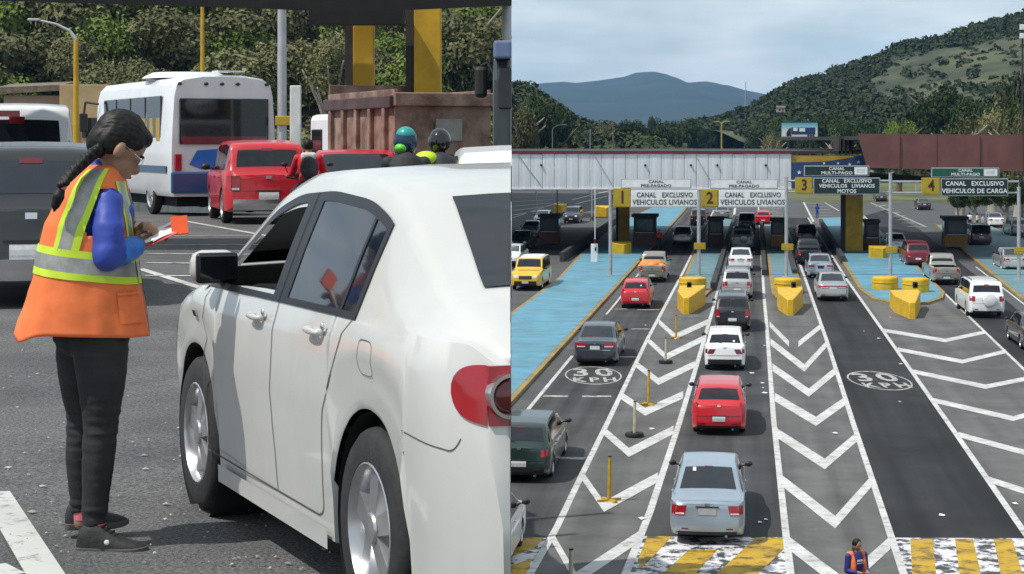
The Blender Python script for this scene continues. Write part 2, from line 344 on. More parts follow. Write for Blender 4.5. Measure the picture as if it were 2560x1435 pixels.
# cross ticks of the first lane
for a, b in (((1536, 774), (1568, 774)), ((1593, 776), (1647, 776)), ((1578, 824), (1624, 824)), ((1545, 894), (1590, 894)), ((1358, 992), (1420, 993)), ((1455, 993), (1528, 993)), ((1375, 1147), (1462, 1149))):
    line_obj([a, b], .20 if a[1] > 880 else .17, 'lane_tick', 'white_thin', 0.0335)
# hatched verges in the far part of the plaza
def hatch(rows, w=.1, mat='white_thin'):
    for a, b in rows: line_obj([a, b], w, 'hatch_line', mat, 0.0335)
hatch([((2006, 500), (2034, 555))], .12, 'white_line'); hatch([((2050, 500), (2098, 528))], .12)
hatch([((1912 + k * 0, 520 + k * 9), (1948, 522 + k * 9)) for k in range(5)], .22)
hatch([((2012 + k * 4, 508 + k * 7.5), (2060 + k * 6.5, 510 + k * 7.6)) for k in range(6)], .25)
hatch([((2174, 506), (2316, 568))], .12); hatch([((2190 + k * 13, 516 + k * 8.4), (2218 + k * 15.5, 513 + k * 9)) for k in range(7)], .28)
hatch([((1282, 545), (1400, 505)), ((1282, 600), (1360, 560))], .15)
hatch([((1282, 494 + k * 11), (1395 - k * 10, 490 + k * 9)) for k in range(5)], .3); hatch([((1430, 500), (1520, 478)), ((1440, 510), (1520, 490))], .25)
hatch([((1838, 520), (1832, 560))], .15, 'white_line'); hatch([((1790, 545), (1765, 590))], .12)
# speed roundels
def roundel(cx, cy, hw, hh, label):
    c = gp(cx, cy); r = empty('speed_roundel', (c.x, c.y, 0.034), 0, label, 'road marking'); r['kind'] = 'structure'
    yk = F * H / (cy - hh - YH) - c.y; yk2 = c.y - F * H / (cy + hh - YH); ry = (yk + yk2) / 2; rx = hw / F * c.y
    mb = MB(); n = 48; o = []; i_ = []
    for k in range(n):
        a = 2 * math.pi * k / n; o.append((rx * math.cos(a), ry * math.sin(a), 0)); i_.append((rx * .945 * math.cos(a), ry * .93 * math.sin(a), 0))
    mb.add(o + i_, [(k, (k + 1) % n, n + (k + 1) % n, n + k) for k in range(n)]).obj('ring', M['white_thin'], r, None)
    a = text('30', ry * 1.15, M['white_thin'], r, (0, ry * .28, .002), (0, 0, 0), 'numerals', 0.0005, sx=rx / ry * 1.15, space=1.25, bold=.02)
    text('KPH', ry * .66, M['white_thin'], r, (rx * .0, -ry * .52, .002), (0, 0, 0), 'lettering', 0.0005, sx=rx / ry * 1.05, space=1.35, bold=.03)
roundel(1483, 940, 71, 22.5, 'worn white 30 KPH roundel painted on the lane behind the dark sedan')
roundel(2198, 953, 74, 24, 'white 30 KPH roundel painted on the empty dark lane')
# zebra of the raised crossing at the bottom
sheet('zebra_ground', [(1600, 1343), (1962, 1346), (1990, 1585), (1500, 1585)], 0.0265, M['zebra_white'])
sheet('zebra_ground', [(900, 1347), (1366, 1347), (1260, 1585), (900, 1585)], 0.0265, M['zebra_white'])
sheet('zebra_ground', [(2234, 1347), (2900, 1350), (2900, 1585), (2316, 1585)], 0.0265, M['zebra_white'])
for q in ([(1618, 1343), (1680, 1344), (1654, 1372), (1603, 1425), (1594, 1405)], [(1722, 1378), (1794, 1377), (1700, 1480), (1610, 1480)], [(1890, 1347), (1961, 1348), (1964, 1372), (1850, 1480), (1745, 1480)],
          [(1000, 1348), (1360, 1348), (1340, 1370), (1280, 1395), (1000, 1395)], [(1200, 1440), (1330, 1400), (1300, 1480), (1200, 1480)],
          [(2276, 1350), (2331, 1350), (2345, 1480), (2282, 1480)], [(2387, 1350), (2432, 1350), (2462, 1480), (2404, 1480)], [(2484, 1350), (2530, 1350), (2570, 1480), (2510, 1480)]):
    sheet('zebra_stripe', q, 0.0295, M['zebra_yellow'])
# scraps of litter on the asphalt
mb = MB()
for px, py in ((1912, 866), (2197, 848), (2252, 912), (1907, 972), (2160, 830), (1915, 1303), (2538, 1263), (2250, 1007), (2088, 1086), (1906, 960), (1912, 985), (1880, 935), (1900, 1310), (1613, 815), (2225, 795), (1630, 1075), (2355, 1292), (1700, 800), (1605, 1300)):
    p = gp(px, py); s = random.uniform(.05, .13); a = random.uniform(0, 3)
    mb.add([(p.x + s * math.cos(a + k * 1.57), p.y + 2 * s * math.sin(a + k * 1.57), .045 + .01 * (k % 2)) for k in range(4)], [(0, 1, 2, 3)])
tag(mb.obj('litter', M['white_paint'], None, None), 'scraps of white litter strewn over the lanes', 'litter', kind='stuff')
# ------------------------------------------------------------------ traffic islands
def island(name, poly, mat, label):
    pts = [gp(*p) for p in poly]; c = sum(pts, Vector()) / len(pts); c.z = 0
    r = empty(name, c, 0, label, 'traffic island')
    pl = [(p.x - c.x, p.y - c.y) for p in pts]
    MB().prism(pl, 0.0, 0.16).obj('kerb', M['kerb'], r, None, 0.02)
    ins = []
    n = len(pl)
    for i in range(n):
        a, b, d = Vector(pl[i - 1]), Vector(pl[i]), Vector(pl[(i + 1) % n])
        n1 = (b - a).normalized(); n2 = (d - b).normalized(); m = Vector((-(n1 + n2).y, (n1 + n2).x)); m.normalize()
        k = .22 / max(.4, abs(m.dot(Vector((-n1.y, n1.x))))); sgn = 1 if area(pl) > 0 else -1
        ins.append((b.x + m.x * k * sgn, b.y + m.y * k * sgn))
    MB().add([(x, y, .168) for x, y in ins], [tuple(range(n))]).obj('painted_top', mat, r, None)
    return r
def area(p): return sum(p[i - 1][0] * p[i][1] - p[i][0] * p[i - 1][1] for i in range(len(p)))
island('traffic_island', [(1100, 1215), (1280, 1014), (1539, 727), (1660, 588), (1722, 517), (1640, 517), (1545, 560), (1450, 640), (1395, 700), (1280, 786), (1000, 985)], M['island_blue'], 'long bright blue traffic island with brown kerb at the left of the lanes')
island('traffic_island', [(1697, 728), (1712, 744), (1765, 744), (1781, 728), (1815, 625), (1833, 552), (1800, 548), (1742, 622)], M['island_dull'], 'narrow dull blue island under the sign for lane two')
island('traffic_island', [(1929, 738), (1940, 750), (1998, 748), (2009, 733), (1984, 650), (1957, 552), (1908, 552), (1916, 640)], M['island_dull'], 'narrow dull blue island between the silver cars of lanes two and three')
island('traffic_island', [(2149, 728), (2180, 752), (2240, 764), (2320, 763), (2358, 750), (2362, 735), (2320, 695), (2225, 600), (2160, 545), (2045, 548), (2100, 650)], M['island_blue'], 'wide blue island with rounded yellow nose between lanes three and four')
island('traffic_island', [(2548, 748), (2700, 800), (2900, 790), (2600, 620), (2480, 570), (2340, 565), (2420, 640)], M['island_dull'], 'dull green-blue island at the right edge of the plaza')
# ------------------------------------------------------------------ vehicles: one lofted hull per kind, parts laid on its surface
TYPES = {  # top line as fractions of length (from the tail) and height; bb/rr = rear window, rf/cw = windscreen
 'sedan': dict(L=4.40, W=1.74, H=1.46, wb=2.56, fo=.86, r=.31, gc=.19, top=[(0, .60), (.012, .655), (.13, .69), (.155, .70), (.29, .945), (.35, .99), (.46, 1.0), (.56, .985), (.62, .945), (.775, .67), (.94, .565), (1, .47)], bb=.158, rr=.305, rf=.605, cw=.765, belt=.645, wr=.76, xB=.475, tail=[(.13, .05), (.2, .012), (.34, 0), (.40, .035), (.66, .07)]),
 'hatch': dict(L=3.85, W=1.66, H=1.47, wb=2.45, fo=.78, r=.30, gc=.18, top=[(0, .60), (.012, .64), (.035, .68), (.125, .915), (.16, .962), (.28, 1.0), (.50, .995), (.60, .95), (.775, .68), (.94, .575), (1, .47)], bb=.040, rr=.130, rf=.60, cw=.77, belt=.645, wr=.77, xB=.45, tail=[(.13, .05), (.2, .012), (.36, 0), (.42, .03), (.66, .09)]),
 'suv': dict(L=4.45, W=1.80, H=1.74, wb=2.62, fo=.86, r=.35, gc=.24, top=[(0, .58), (.008, .61), (.022, .64), (.075, .92), (.10, .965), (.25, 1.0), (.55, .99), (.635, .95), (.745, .655), (.94, .585), (1, .46)], bb=.026, rr=.080, rf=.63, cw=.74, belt=.625, wr=.80, xB=.46, tail=[(.13, .05), (.2, .012), (.34, 0), (.40, .03), (.64, .05)]),
 'offroad': dict(L=4.70, W=1.87, H=1.84, wb=2.75, fo=.88, r=.38, gc=.28, top=[(0, .58), (.008, .61), (.020, .64), (.055, .935), (.075, .975), (.25, 1.0), (.55, .99), (.645, .955), (.735, .645), (.94, .60), (1, .47)], bb=.022, rr=.060, rf=.64, cw=.73, belt=.62, wr=.83, xB=.45, tail=[(.13, .05), (.2, .012), (.34, 0), (.40, .02), (.64, .03)]),
 'pickup': dict(L=5.10, W=1.80, H=1.76, wb=3.05, fo=.90, r=.37, gc=.27, top=[(0, .60), (.006, .615), (.34, .615), (.352, .63), (.375, .93), (.395, .975), (.46, 1.0), (.56, .985), (.60, .95), (.705, .655), (.94, .585), (1, .46)], bb=.356, rr=.380, rf=.60, cw=.70, belt=.615, wr=.80, xB=.505, tail=[(.13, .06), (.2, .02), (.3, .02), (.34, 0), (.62, .0)], bed=(.016, .335)),
}
def interp(x, pts): return float(np.interp(x, [p[0] for p in pts], [p[1] for p in pts]))
class Hull:
    def __init__(h, typ, s=1.0, over=None, fine=False):
        d = dict(TYPES[typ]); d.update(over or {}); h.d = d; h.L = d['L'] * s; h.W = d['W']; h.H = d['H']; h.r = d['r']; h.typ = typ; h.s = s; h.fine = fine
        h.xf = h.L - d['fo'] * s; h.xr = h.xf - d['wb'] * s; h.ra = h.r + .055
        xs = np.linspace(0, 1, 401); z = np.interp(xs, [p[0] for p in d['top']], [p[1] for p in d['top']])
        m = d.get('sm', 4); k = np.ones(2 * m + 1) / (2 * m + 1); zp = np.concatenate([[z[0]] * m, z, [z[-1]] * m]); h.tx = xs * h.L; h.tz = np.convolve(zp, k, 'valid') * h.H
    def ztop(h, x): return float(np.interp(x, h.tx, h.tz))
    def zlow(h, x):
        z = h.d['gc']
        e = min(x, h.L - x)
        if e < .3: z += .10 * (1 - e / .3) ** 2
        for a in (h.xf, h.xr):
            if abs(x - a) < h.ra: z = max(z, h.r + math.sqrt(h.ra ** 2 - (x - a) ** 2))
        return z
    def belt(h, x): return h.H * (h.d['belt'] + .012 * (0.5 - x / h.L) * 2)
    def hw(h, x):
        w = h.W / 2; tr = min(1, x / .40); tf = min(1, (h.L - x) / .75)
        return w * (1 - h.d.get('tt', .17) * (1 - tr) ** 2.3) * (1 - .24 * (1 - tf) ** 2.2)
    def section(h, x):
        w = h.hw(x); zt = h.ztop(x); zs = min(h.belt(x), zt - .045); zl = h.zlow(x); d = zs - zl
        t = min(1, max(0, (zt - h.belt(x)) / (h.H - h.belt(x)))); wt = .89 + (h.d['wr'] - .89) * t
        wm = .965 + (wt - .965) * .5 + .012 * t
        e = .05 * t; g = min(1, max(0, (zl - h.d['gc'] - .10) / .12))     # no tuck-in above the wheel arches
        return [((.86 + .115 * g) * w, zl), ((.965 + .025 * g) * w, zl + min(.03, .2 * d)), (h.d.get('r2', .995) * w, zl + .30 * d), (1.0 * w, zl + .6 * d), (.99 * w, zs - .12 * d), (.962 * w, zs),
                (wm * w, zs + (zt - .04 - e * .5 - zs) * .5), ((wt + .004) * w, zt - .02 - e * .5), (wt * w * .95, zt - .005 - e * .12), (wt * w * .5, zt + .008), (0, zt + .014)]
    def bend(h, x, z):                      # tail and nose profile: how far the end lies in at this height
        xe = .45; f = 0
        if x < xe: x = x + interp(z / h.H, h.d['tail']) * (1 - x / xe)
        if h.L - x < xe: x = x - interp(z / h.H, [(.12, .07), (.22, .01), (.36, 0), (.46, .05), (.56, .15)]) * (1 - (h.L - x) / xe)
        return x
    def side_y(h, x, z):
        s = h.section(x)[1:8]; return float(np.interp(z, [p[1] for p in s], [p[0] for p in s]))
    def top_z(h, x, y):
        s = h.section(x)[7:][::-1]; return float(np.interp(abs(y), [p[0] for p in s], [p[1] for p in s]))
    def tail_x(h, y, z):
        s = h.section(0.0); w = float(np.interp(z, [p[1] for p in s[1:8]], [p[0] for p in s[1:8]]))
        return interp(z / h.H, h.d['tail']) - .05 * max(0, 1 - (y / max(w, .1)) ** 2)
    def nose_x(h, y, z):
        s = h.section(h.L); w = float(np.interp(z, [p[1] for p in s[1:8]], [p[0] for p in s[1:8]]))
        return h.L - interp(z / h.H, [(.12, .07), (.22, .01), (.36, 0), (.46, .05), (.56, .15)]) + .07 * max(0, 1 - (y / max(w, .1)) ** 2)
    def stations(h):
        xs = set(np.linspace(0, h.L, 90 if h.fine else 44).tolist()) | {.02, .06, .12, h.L - .03, h.L - .08}
        for a in (h.xf, h.xr):
            for k in range(13): xs.add(a + h.ra * math.cos(math.pi * k / 12) * .9999)
            xs |= {a - h.ra - .004, a + h.ra + .004}
        for q in ('bb', 'rr', 'rf', 'cw'): xs.add(h.d[q] * h.L)
        o = sorted(xs); return [x for i, x in enumerate(o) if i == 0 or x - o[i - 1] > .0035]
    def hull(h, mb, holes=None, bed=None, top_hole=None):
        xs = h.stations(); secs = [h.section(x) for x in xs]
        if h.fine:                          # more rows through the window band
            out = []
            for s in secs:
                q = s[:5]
                for a, b in ((5, 6), (6, 7)):
                    for k in range(5): q.append(tuple(s[a][i] + (s[b][i] - s[a][i]) * k / 5 for i in (0, 1)))
                out.append(q + s[7:])
            secs = out
        k = len(secs[0]); tri = []
        L_ = [[Vector((h.bend(x, z), y, z)) for y, z in s] for x, s in zip(xs, secs)]
        idx = {}; base = len(mb.v)
        def vid(i, j, sd):
            if j == k - 1: sd = 1
            key = (i, j, sd)
            if key not in idx:
                idx[key] = len(mb.v) - base; p = L_[i][j]; mb.v.append((p.x, p.y * sd, p.z))
            return base + idx[key]
        for sd in (1, -1):
            for i in range(len(xs) - 1):
                xm = (xs[i] + xs[i + 1]) / 2
                for j in range(k - 1):
                    zm = sum(L_[a][b].z for a in (i, i + 1) for b in (j, j + 1)) / 4
                    if holes and 4 < j < k - 4 and any(x0 < xm < x1 and f0(xm) < zm < f1(xm) for x0, x1, f0, f1 in holes): continue
                    if top_hole and j >= k - 3 and top_hole[0] < xm < top_hole[1]: continue
                    if bed and j >= 8 and bed[0] < xm < bed[1]: continue
                    mb.f.append((vid(i, j, sd), vid(i + 1, j, sd), vid(i + 1, j + 1, sd), vid(i, j + 1, sd)))
        for i, dx, wy in ((0, -.05, 1), (len(xs) - 1, .07, 1)):     # rounded tail and nose faces
            cols = []
            for fr in (1, .66, .33, 0, -.33, -.66, -1):
                col = []
                for j in range(k):
                    if abs(fr) == 1: col.append(vid(i, j, int(fr)))
                    else:
                        p = L_[i][j]; mb.v.append((p.x + dx * (1 - fr * fr), p.y * fr, p.z)); col.append(len(mb.v) - 1)
                cols.append(col)
            for c in range(6):
                for j in range(k - 1): mb.f.append((cols[c][j], cols[c + 1][j], cols[c + 1][j + 1], cols[c][j + 1]))
        return mb
    def side_patch(h, mb, x0, x1, f0, f1, off=.004, n=12, m=4, sides=(1, -1), thick=0):
        for sd in sides:
            rows = []
            for j in range(m + 1):
                row = []
                for i in range(n + 1):
                    x = x0 + (x1 - x0) * i / n; z = f0(x) + (f1(x) - f0(x)) * j / m
                    row.append((h.bend(x, z), sd * (h.side_y(x, z) + off), z))
                rows.append(row)
            mb.grid(rows)
        return mb
    def tail_patch(h, mb, y0, y1, z0, z1, off=.01, n=6, m=3, front=False, skew=0.0):
        rows = []
        for j in range(m + 1):
            z = z0 + (z1 - z0) * j / m; row = []
            for i in range(n + 1):
                y = y0 + (y1 - y0) * i / n - skew * (j / m) * (1 if y0 + y1 > 0 else -1)
                row.append(((h.nose_x(y, z) + off) if front else (h.tail_x(y, z) - off), y, z))
            rows.append(row)
        k = len(rows[0]); mb.grid(rows)
        # a rim back to the body so the patch has thickness
        bx = .03 if not front else -.03
        ring = rows[0] + [r[-1] for r in rows[1:]] + rows[-1][::-1][1:] + [r[0] for r in rows[::-1][1:-1]]
        mb.add(ring + [(p[0] + bx, p[1], p[2]) for p in ring], [(i, (i + 1) % len(ring), len(ring) + (i + 1) % len(ring), len(ring) + i) for i in range(len(ring))])
        return mb
    def top_patch(h, mb, x0, x1, fy0, fy1, off=.006, n=8, m=8):
        rows = []
        for j in range(m + 1):
            x = x0 + (x1 - x0) * j / m; fy = fy0 + (fy1 - fy0) * j / m; wy = h.section(x)[8][0]; row = []
            sl = (h.ztop(x + .03) - h.ztop(x - .03)) / .06; nl = math.hypot(1, sl)
            for i in range(n + 1):
                y = wy * fy * (2 * i / n - 1); z = h.top_z(x, y)
                row.append((h.bend(x, z) - off * sl / nl, y, z + off / nl))
            rows.append(row)
        return mb.grid(rows)
_wheels = {}
def wheel_meshes(r, spokes=5):
    k = (round(r, 3), spokes)
    if k in _wheels: return _wheels[k]
    w = .10
    ty = MB().lathe([(r * .66, -w), (r * .90, -w), (r * .975, -w * .82), (r, -w * .5), (r, w * .5), (r * .975, w * .82), (r * .90, w), (r * .66, w), (r * .66, -w)], 28, 'Y').mesh('tyre', 40)
    ri = MB().lathe([(r * .68, w * .94), (r * .64, w * 1.02), (r * .59, w * .8), (r * .57, w * .15), (.001, w * .10)], 28, 'Y')
    for i in range(spokes):
        a = 2 * math.pi * i / spokes; m = Matrix.Rotation(-a, 3, 'Y')
        ps = [(-.045, .52), (.045, .52), (.03, 0.05), (-.03, .05)]
        vs = []
        for yy, q in ((w * .35, 1), (w * .92, .75)):
            for x, z in ps: vs.append(m @ Vector((x * r / .3 * 1.15 * q, yy - (.015 if z > .3 else 0), z * r * (1.15 if z > .3 else 1))))
        ri.add(vs, [(4, 5, 6, 7), (0, 1, 5, 4), (1, 2, 6, 5), (2, 3, 7, 6), (3, 0, 4, 7)])
    ri.lathe([(r * .17, w * .9), (r * .15, w * .98), (.001, w * 1.0)], 12, 'Y')
    _wheels[k] = (ty, ri.mesh('rim', 35)); return _wheels[k]
def add_wheels(root, h, off, inset=.03, rim='alloy', spokes=5):
    ty, ri = wheel_meshes(h.r, spokes)
    if not ty.materials: ty.materials.append(M['rubber'])
    for x in (h.xr, h.xf):
        for sd in (1, -1):
            o = link('wheel', ty, None, root, (x - off, sd * (h.W / 2 - .10 - inset), h.r)); o.rotation_euler = (0, 0, 0 if sd > 0 else math.pi)
            q = link('rim', ri.copy() if ri.materials and ri.materials[0] != M[rim] else ri, M[rim], o)
def car(typ, paint_m, loc, ang, label, cat='car', s=1.0, name=None, group=None, over=None, lamp='side', roof=None, plate=True, rear_bumper=None, rails=False, spare=False, oncoming=False, dark_trim=True, load=None, sticker=None, plate_mat='plate', wiper=False, hood=None, glass='glass', lamps=None, minimal=False, chrome_line=False, mirrors=True, gaps=False):
    h = Hull(typ, s, over); off = h.L / 2; d = h.d; Hh = h.H; w = h.W / 2
    # loc is the middle of the end that faces the camera: the tail, or the nose of oncoming traffic
    dirv = Vector((math.cos(ang), math.sin(ang), 0)); c = Vector(loc) + dirv * (off * (-1 if oncoming else 1)); c.z = Vector(loc).z
    root = empty(name or {'sedan': 'sedan_car', 'hatch': 'hatchback_car', 'suv': 'sport_utility_vehicle', 'offroad': 'offroad_vehicle', 'pickup': 'pickup_truck'}[typ], c, ang, label, cat, group)
    def P(mb, nm, m, par=root, smooth=35, bevel=0):
        mb.v = [(x - off, y, z) for x, y, z in mb.v]; return mb.obj(nm, m, par, smooth, bevel)
    bed = (d['bed'][0] * h.L, d['bed'][1] * h.L) if 'bed' in d else None
    body = P(h.hull(MB(), bed=bed), 'body', paint_m)
    P(MB().box((h.L / 2, 0, d['gc'] + .20), (h.L - .35, h.W * .78, .36)), 'underbody', M['matte_black'])
    add_wheels(root, h, off)
    # glass: side windows, windscreen, rear window
    lowz = lambda x: h.belt(x) + .018
    hi = lambda x: h.ztop(x) - .085
    xs = np.linspace(0, h.L, 200); ok = [x for x in xs if hi(x) - lowz(x) > .03]
    if bed: ok = [x for x in ok if x > d['bb'] * h.L]
    x0, x1 = ok[0] + .05, ok[-1] - .03; xB = d['xB'] * h.L
    G = M[glass]
    for sd, nm in ((1, 'side_window'), (-1, 'side_window')):
        P(h.side_patch(MB(), x0, xB - .03, lowz, hi, sides=(sd,)), nm, G); P(h.side_patch(MB(), xB + .03, x1, lowz, hi, sides=(sd,)), nm, G)
    P(h.top_patch(MB(), (d['bb'] + .004) * h.L, (d['rr'] - .012) * h.L, .93, .86), 'rear_window', G)
    P(h.top_patch(MB(), (d['rf'] + .012) * h.L, (d['cw'] - .01) * h.L, .90, .95), 'windscreen', G)
    if roof is not None:
        P(h.top_patch(MB(), (d['rr'] - .005) * h.L, (d['rf'] + .006) * h.L, 1.06, 1.06, off=.012), 'roof_panel', roof)
    # tail or nose
    zb = .40 * Hh
    if not oncoming:
        ls = lamps or {'sedan': (.52, .80, .46, .60, .0), 'hatch': (.56, .80, .45, .60, .02), 'suv': (.62, .82, .42, .60, .0), 'offroad': (.66, .83, .46, .60, .0), 'pickup': (.70, .83, .40, .58, 0)}[typ]
        wt = h.hw(0) / w
        for sd in (1, -1):
            y0, y1 = ls[0] * w * sd, ls[1] * w * sd
            l = P(h.tail_patch(MB(), y0, y1, ls[2] * Hh, ls[3] * Hh, skew=ls[4] * Hh), 'tail_light', M['red_lamp_dark' if lamp == 'dark' else 'red_lamp'], smooth=30)
            P(h.side_patch(MB(), .012, .16, lambda x: ls[2] * Hh + .02, lambda x: ls[3] * Hh, off=.006, n=4, m=2, sides=(sd,)), 'tail_light_wrap', M['red_lamp_dark' if lamp == 'dark' else 'red_lamp'], l)
            if typ in ('sedan', 'suv', 'pickup'): P(h.tail_patch(MB(), y0 * 1.02, y1 * .98, ls[2] * Hh + .02, ls[2] * Hh + .06, off=.016), 'reversing_light', M['clear_lamp'], l, 30)
        if plate:
            pz = .34 * Hh if typ in ('hatch', 'suv') else (.50 * Hh if typ == 'sedan' else .44 * Hh)
            if typ == 'pickup': pz = .27 * Hh
            P(h.tail_patch(MB(), -.20, .20, pz - .075, pz + .075, off=.014), 'number_plate', M[plate_mat], smooth=None)
            if not minimal: P(h.tail_patch(MB(), -.26, .26, pz + .09, pz + .115, off=.022), 'plate_trim', M['black'] if dark_trim else paint_m, smooth=None)
        bm = rear_bumper or None
        if bm: P(h.tail_patch(MB(), -.82 * w, .82 * w, .17 * Hh, .30 * Hh, off=.03), 'bumper', bm)
        else: P(h.tail_patch(MB(), -.78 * w, .78 * w, .155 * Hh, .205 * Hh, off=.008), 'bumper_skirt', M['black'])
        if not minimal: P(h.tail_patch(MB(), -.80 * w, .80 * w, .395 * Hh, .402 * Hh, off=.003), 'bumper_gap', M['black'])
        if typ == 'sedan' and not minimal: P(h.top_patch(MB(), .010 * h.L, .020 * h.L, .93, .93, off=.004, m=2), 'boot_edge', paint_m)
        if wiper: P(MB().tube((h.bend(.2, h.ztop(.2)), .0, h.ztop(.2) - .02), (.30, .30, h.ztop(.30) + .03), .010), 'wiper', M['black'])
    else:
        for sd in (1, -1):
            P(h.tail_patch(MB(), .48 * w * sd, .76 * w * sd, .41 * Hh, .50 * Hh, front=True), 'headlight', M['clear_lamp'], smooth=30)
        P(h.tail_patch(MB(), -.42 * w, .42 * w, .37 * Hh, .48 * Hh, off=.012, front=True), 'grille', M['black'])
        P(h.tail_patch(MB(), -.72 * w, .72 * w, .17 * Hh, .31 * Hh, off=.02, front=True), 'bumper', M['black'])
        P(h.tail_patch(MB(), -.20, .20, .24 * Hh, .31 * Hh, off=.035, front=True), 'number_plate', M['plate'], smooth=None)
    if not minimal:                         # small things that every car has
        if not oncoming:
            bz = (.60 if typ in ('sedan', 'hatch') else .56) * Hh
            if typ == 'pickup': bz = .5 * Hh
            P(h.tail_patch(MB(), -.055, .055, bz - .03, bz + .03, .012, 2, 2), 'badge', M['chrome'], smooth=30)
            for sd in (1, -1): P(h.tail_patch(MB(), .50 * w * sd, .68 * w * sd, .235 * Hh, .255 * Hh, .012, 2, 1), 'reflector', M['red_lamp_dark'], smooth=None)
            P(MB().tube((.02, -.5 * w, d['gc'] + .02), (.22, -.5 * w, d['gc'] + .03), .03), 'exhaust', M['steel'])
            if not bed: P(h.top_patch(MB(), (d['rr'] - .016) * h.L, (d['rr'] - .009) * h.L, .16, .16, .012, 4, 1), 'top_brake_light', M['red_lamp_dark'])
        for sd in (1, -1):
            zz = h.belt(xB) - .02
            for xg in (xB, xB - .24 * h.L, x1 - .02): P(h.side_patch(MB(), xg - .006, xg + .006, lambda x: max(d['gc'] + .09, h.zlow(x) + .02), lambda x: zz - .01, .003, 1, 6, (sd,)), 'shut_line', M['black'], smooth=None)
            for xh in (xB + .05 * h.L, xB - .17 * h.L): P(MB().box((xh, sd * (h.side_y(xh, zz - .10) + .02), zz - .10), (.17, .03, .03)), 'door_handle', paint_m, bevel=.01)
    if mirrors:
        xm = (d['cw'] - .045) * h.L; zm = h.belt(xm) + .05
        for sd in (1, -1):
            mb = MB().ell((xm, sd * (w + .10), zm + .03), (.055, .095, .07)); mb.box((xm + .02, sd * (w + .0), zm - .01), (.04, .14, .03))
            P(mb, 'wing_mirror', paint_m if not dark_trim else M['black'])
    if rails:
        for sd in (1, -1):
            yr = h.section(.3 * h.L)[8][0] * .93
            P(MB().path([(x * h.L, sd * yr, h.top_z(x * h.L, yr) + (.05 if 0 < i < 4 else .0)) for i, x in enumerate((.12, .14, .3, .5, .56))], [.018] * 5), 'roof_rail', M['black'] if rails is True else M[rails])
    if spare:
        z = .50 * Hh
        P(MB().lathe([(.001, -.20), (.26, -.20), (.33, -.17), (.355, -.10), (.355, 0)], 28, 'X', (h.tail_x(.05, z) - .01, -.12, z)), 'spare_wheel_cover', paint_m)
    if bed:
        b0, b1 = bed; yb = w * .80; zt = d['top'][1][1] * Hh; zf = .36 * Hh
        mb = MB().box(((b0 + b1) / 2, 0, zf), (b1 - b0 + .02, 2 * yb, .03))
        for sd in (1, -1): mb.box(((b0 + b1) / 2, sd * (yb + .01), (zf + zt) / 2), (b1 - b0, .03, zt - zf))
        mb.box((b0, 0, (zf + zt) / 2), (.04, 2 * yb, zt - zf)); mb.box((b1, 0, (zf + zt) / 2), (.04, 2 * yb, zt - zf))
        P(mb, 'bed_liner', M['black'])
    if sticker: P(h.top_patch(MB(), (d['bb'] + (d['rr'] - d['bb']) * sticker[0]) * h.L, (d['bb'] + (d['rr'] - d['bb']) * (sticker[0] + .16)) * h.L, .06, .06, off=.012, n=2, m=2), 'window_sticker', M['white_paint']).location.y = sticker[1]
    if chrome_line: P(h.tail_patch(MB(), -.72 * w, .72 * w, .425 * Hh, .44 * Hh, off=.016), 'chrome_strip', M['chrome'])
    return root, h
PAINTS = {}
def pc(name, col, metal=0.0, rough=.32):
    if name not in PAINTS: PAINTS[name] = paint(name + '_paint', col, metal, rough)
    return PAINTS[name]
# ------------------------------------------------------------------ traffic on the plaza
RS = 1.6
def rc(typ, col, px, py, label, **k):
    if 's' not in k: k['s'] = RS
    on = k.pop('on', False); py = py + .018 * (py - YH)
    ov = dict(k.get('over') or {}); ov['H'] = ov.get('H', TYPES[typ]['H']) * 1.05; k['over'] = ov
    return car(typ, col, gp(px, py) + Vector((0, 0, .03)), LANE_A + (math.pi if on else 0), label, oncoming=on, **k)
silver_blue = pc('silver_blue', (.34, .41, .48), .45); red = pc('red', (.52, .012, .022)); white = pc('white', (.76, .77, .78))
black = pc('black', (.012, .013, .017)); silver = pc('silver', (.42, .43, .43), .4); navy = pc('dark_slate', (.035, .038, .055), .2)
green = pc('dark_green', (.012, .030, .026), .2); beige = pc('beige_silver', (.34, .325, .29), .4); maroon = pc('maroon', (.16, .008, .02), .2); fjy = pc('taxi_yellow', (.70, .43, .010)); grey = pc('grey', (.20, .21, .22), .3)
purple = pc('dusk_blue', (.05, .05, .10), .2); stone = pc('stone', (.27, .255, .225), .3)
rc('sedan', silver_blue, 1768, 1349, 'pale silver-blue sedan, nearest in lane two, behind the red hatchback', over=dict(W=1.71), dark_trim=True, sticker=(.70, .33), lamps=(.60, .86, .44, .585, .03), plate_mat='steel')
rc('hatch', red, 1797, 1079, 'bright red hatchback between the white hatchback and the silver-blue sedan', over=dict(W=1.70), lamps=(.76, .86, .62, .66, .0), glass='glass')
rc('hatch', white, 1812, 919, 'small white hatchback with oval dark rear window in lane two', over=dict(W=1.64, L=3.65), lamp='dark', lamps=(.56, .86, .44, .56, .06), rear_bumper=M['black'], plate=False, sticker=(.12, -.36), wiper=True)
rc('suv', black, 1831, 823, 'black compact utility vehicle with roof rails in lane two', over=dict(H=1.66, W=1.74), rails='steel', lamps=(.70, .88, .40, .62, 0))
rc('suv', silver, 1843, 744, 'silver utility vehicle with dark roof in front of the black one', rails=True, roof=grey, over=dict(H=1.68))
rc('sedan', white, 1852, 674, 'white sedan in lane two just short of the canopy shade')
rc('offroad', grey, 1856, 623, 'dark grey offroad vehicle halted beside the lane two booth', spare=True, roof=M['black'])
rc('suv', black, 1867, 573, 'black utility vehicle leaving lane two beyond the booths', minimal=True)
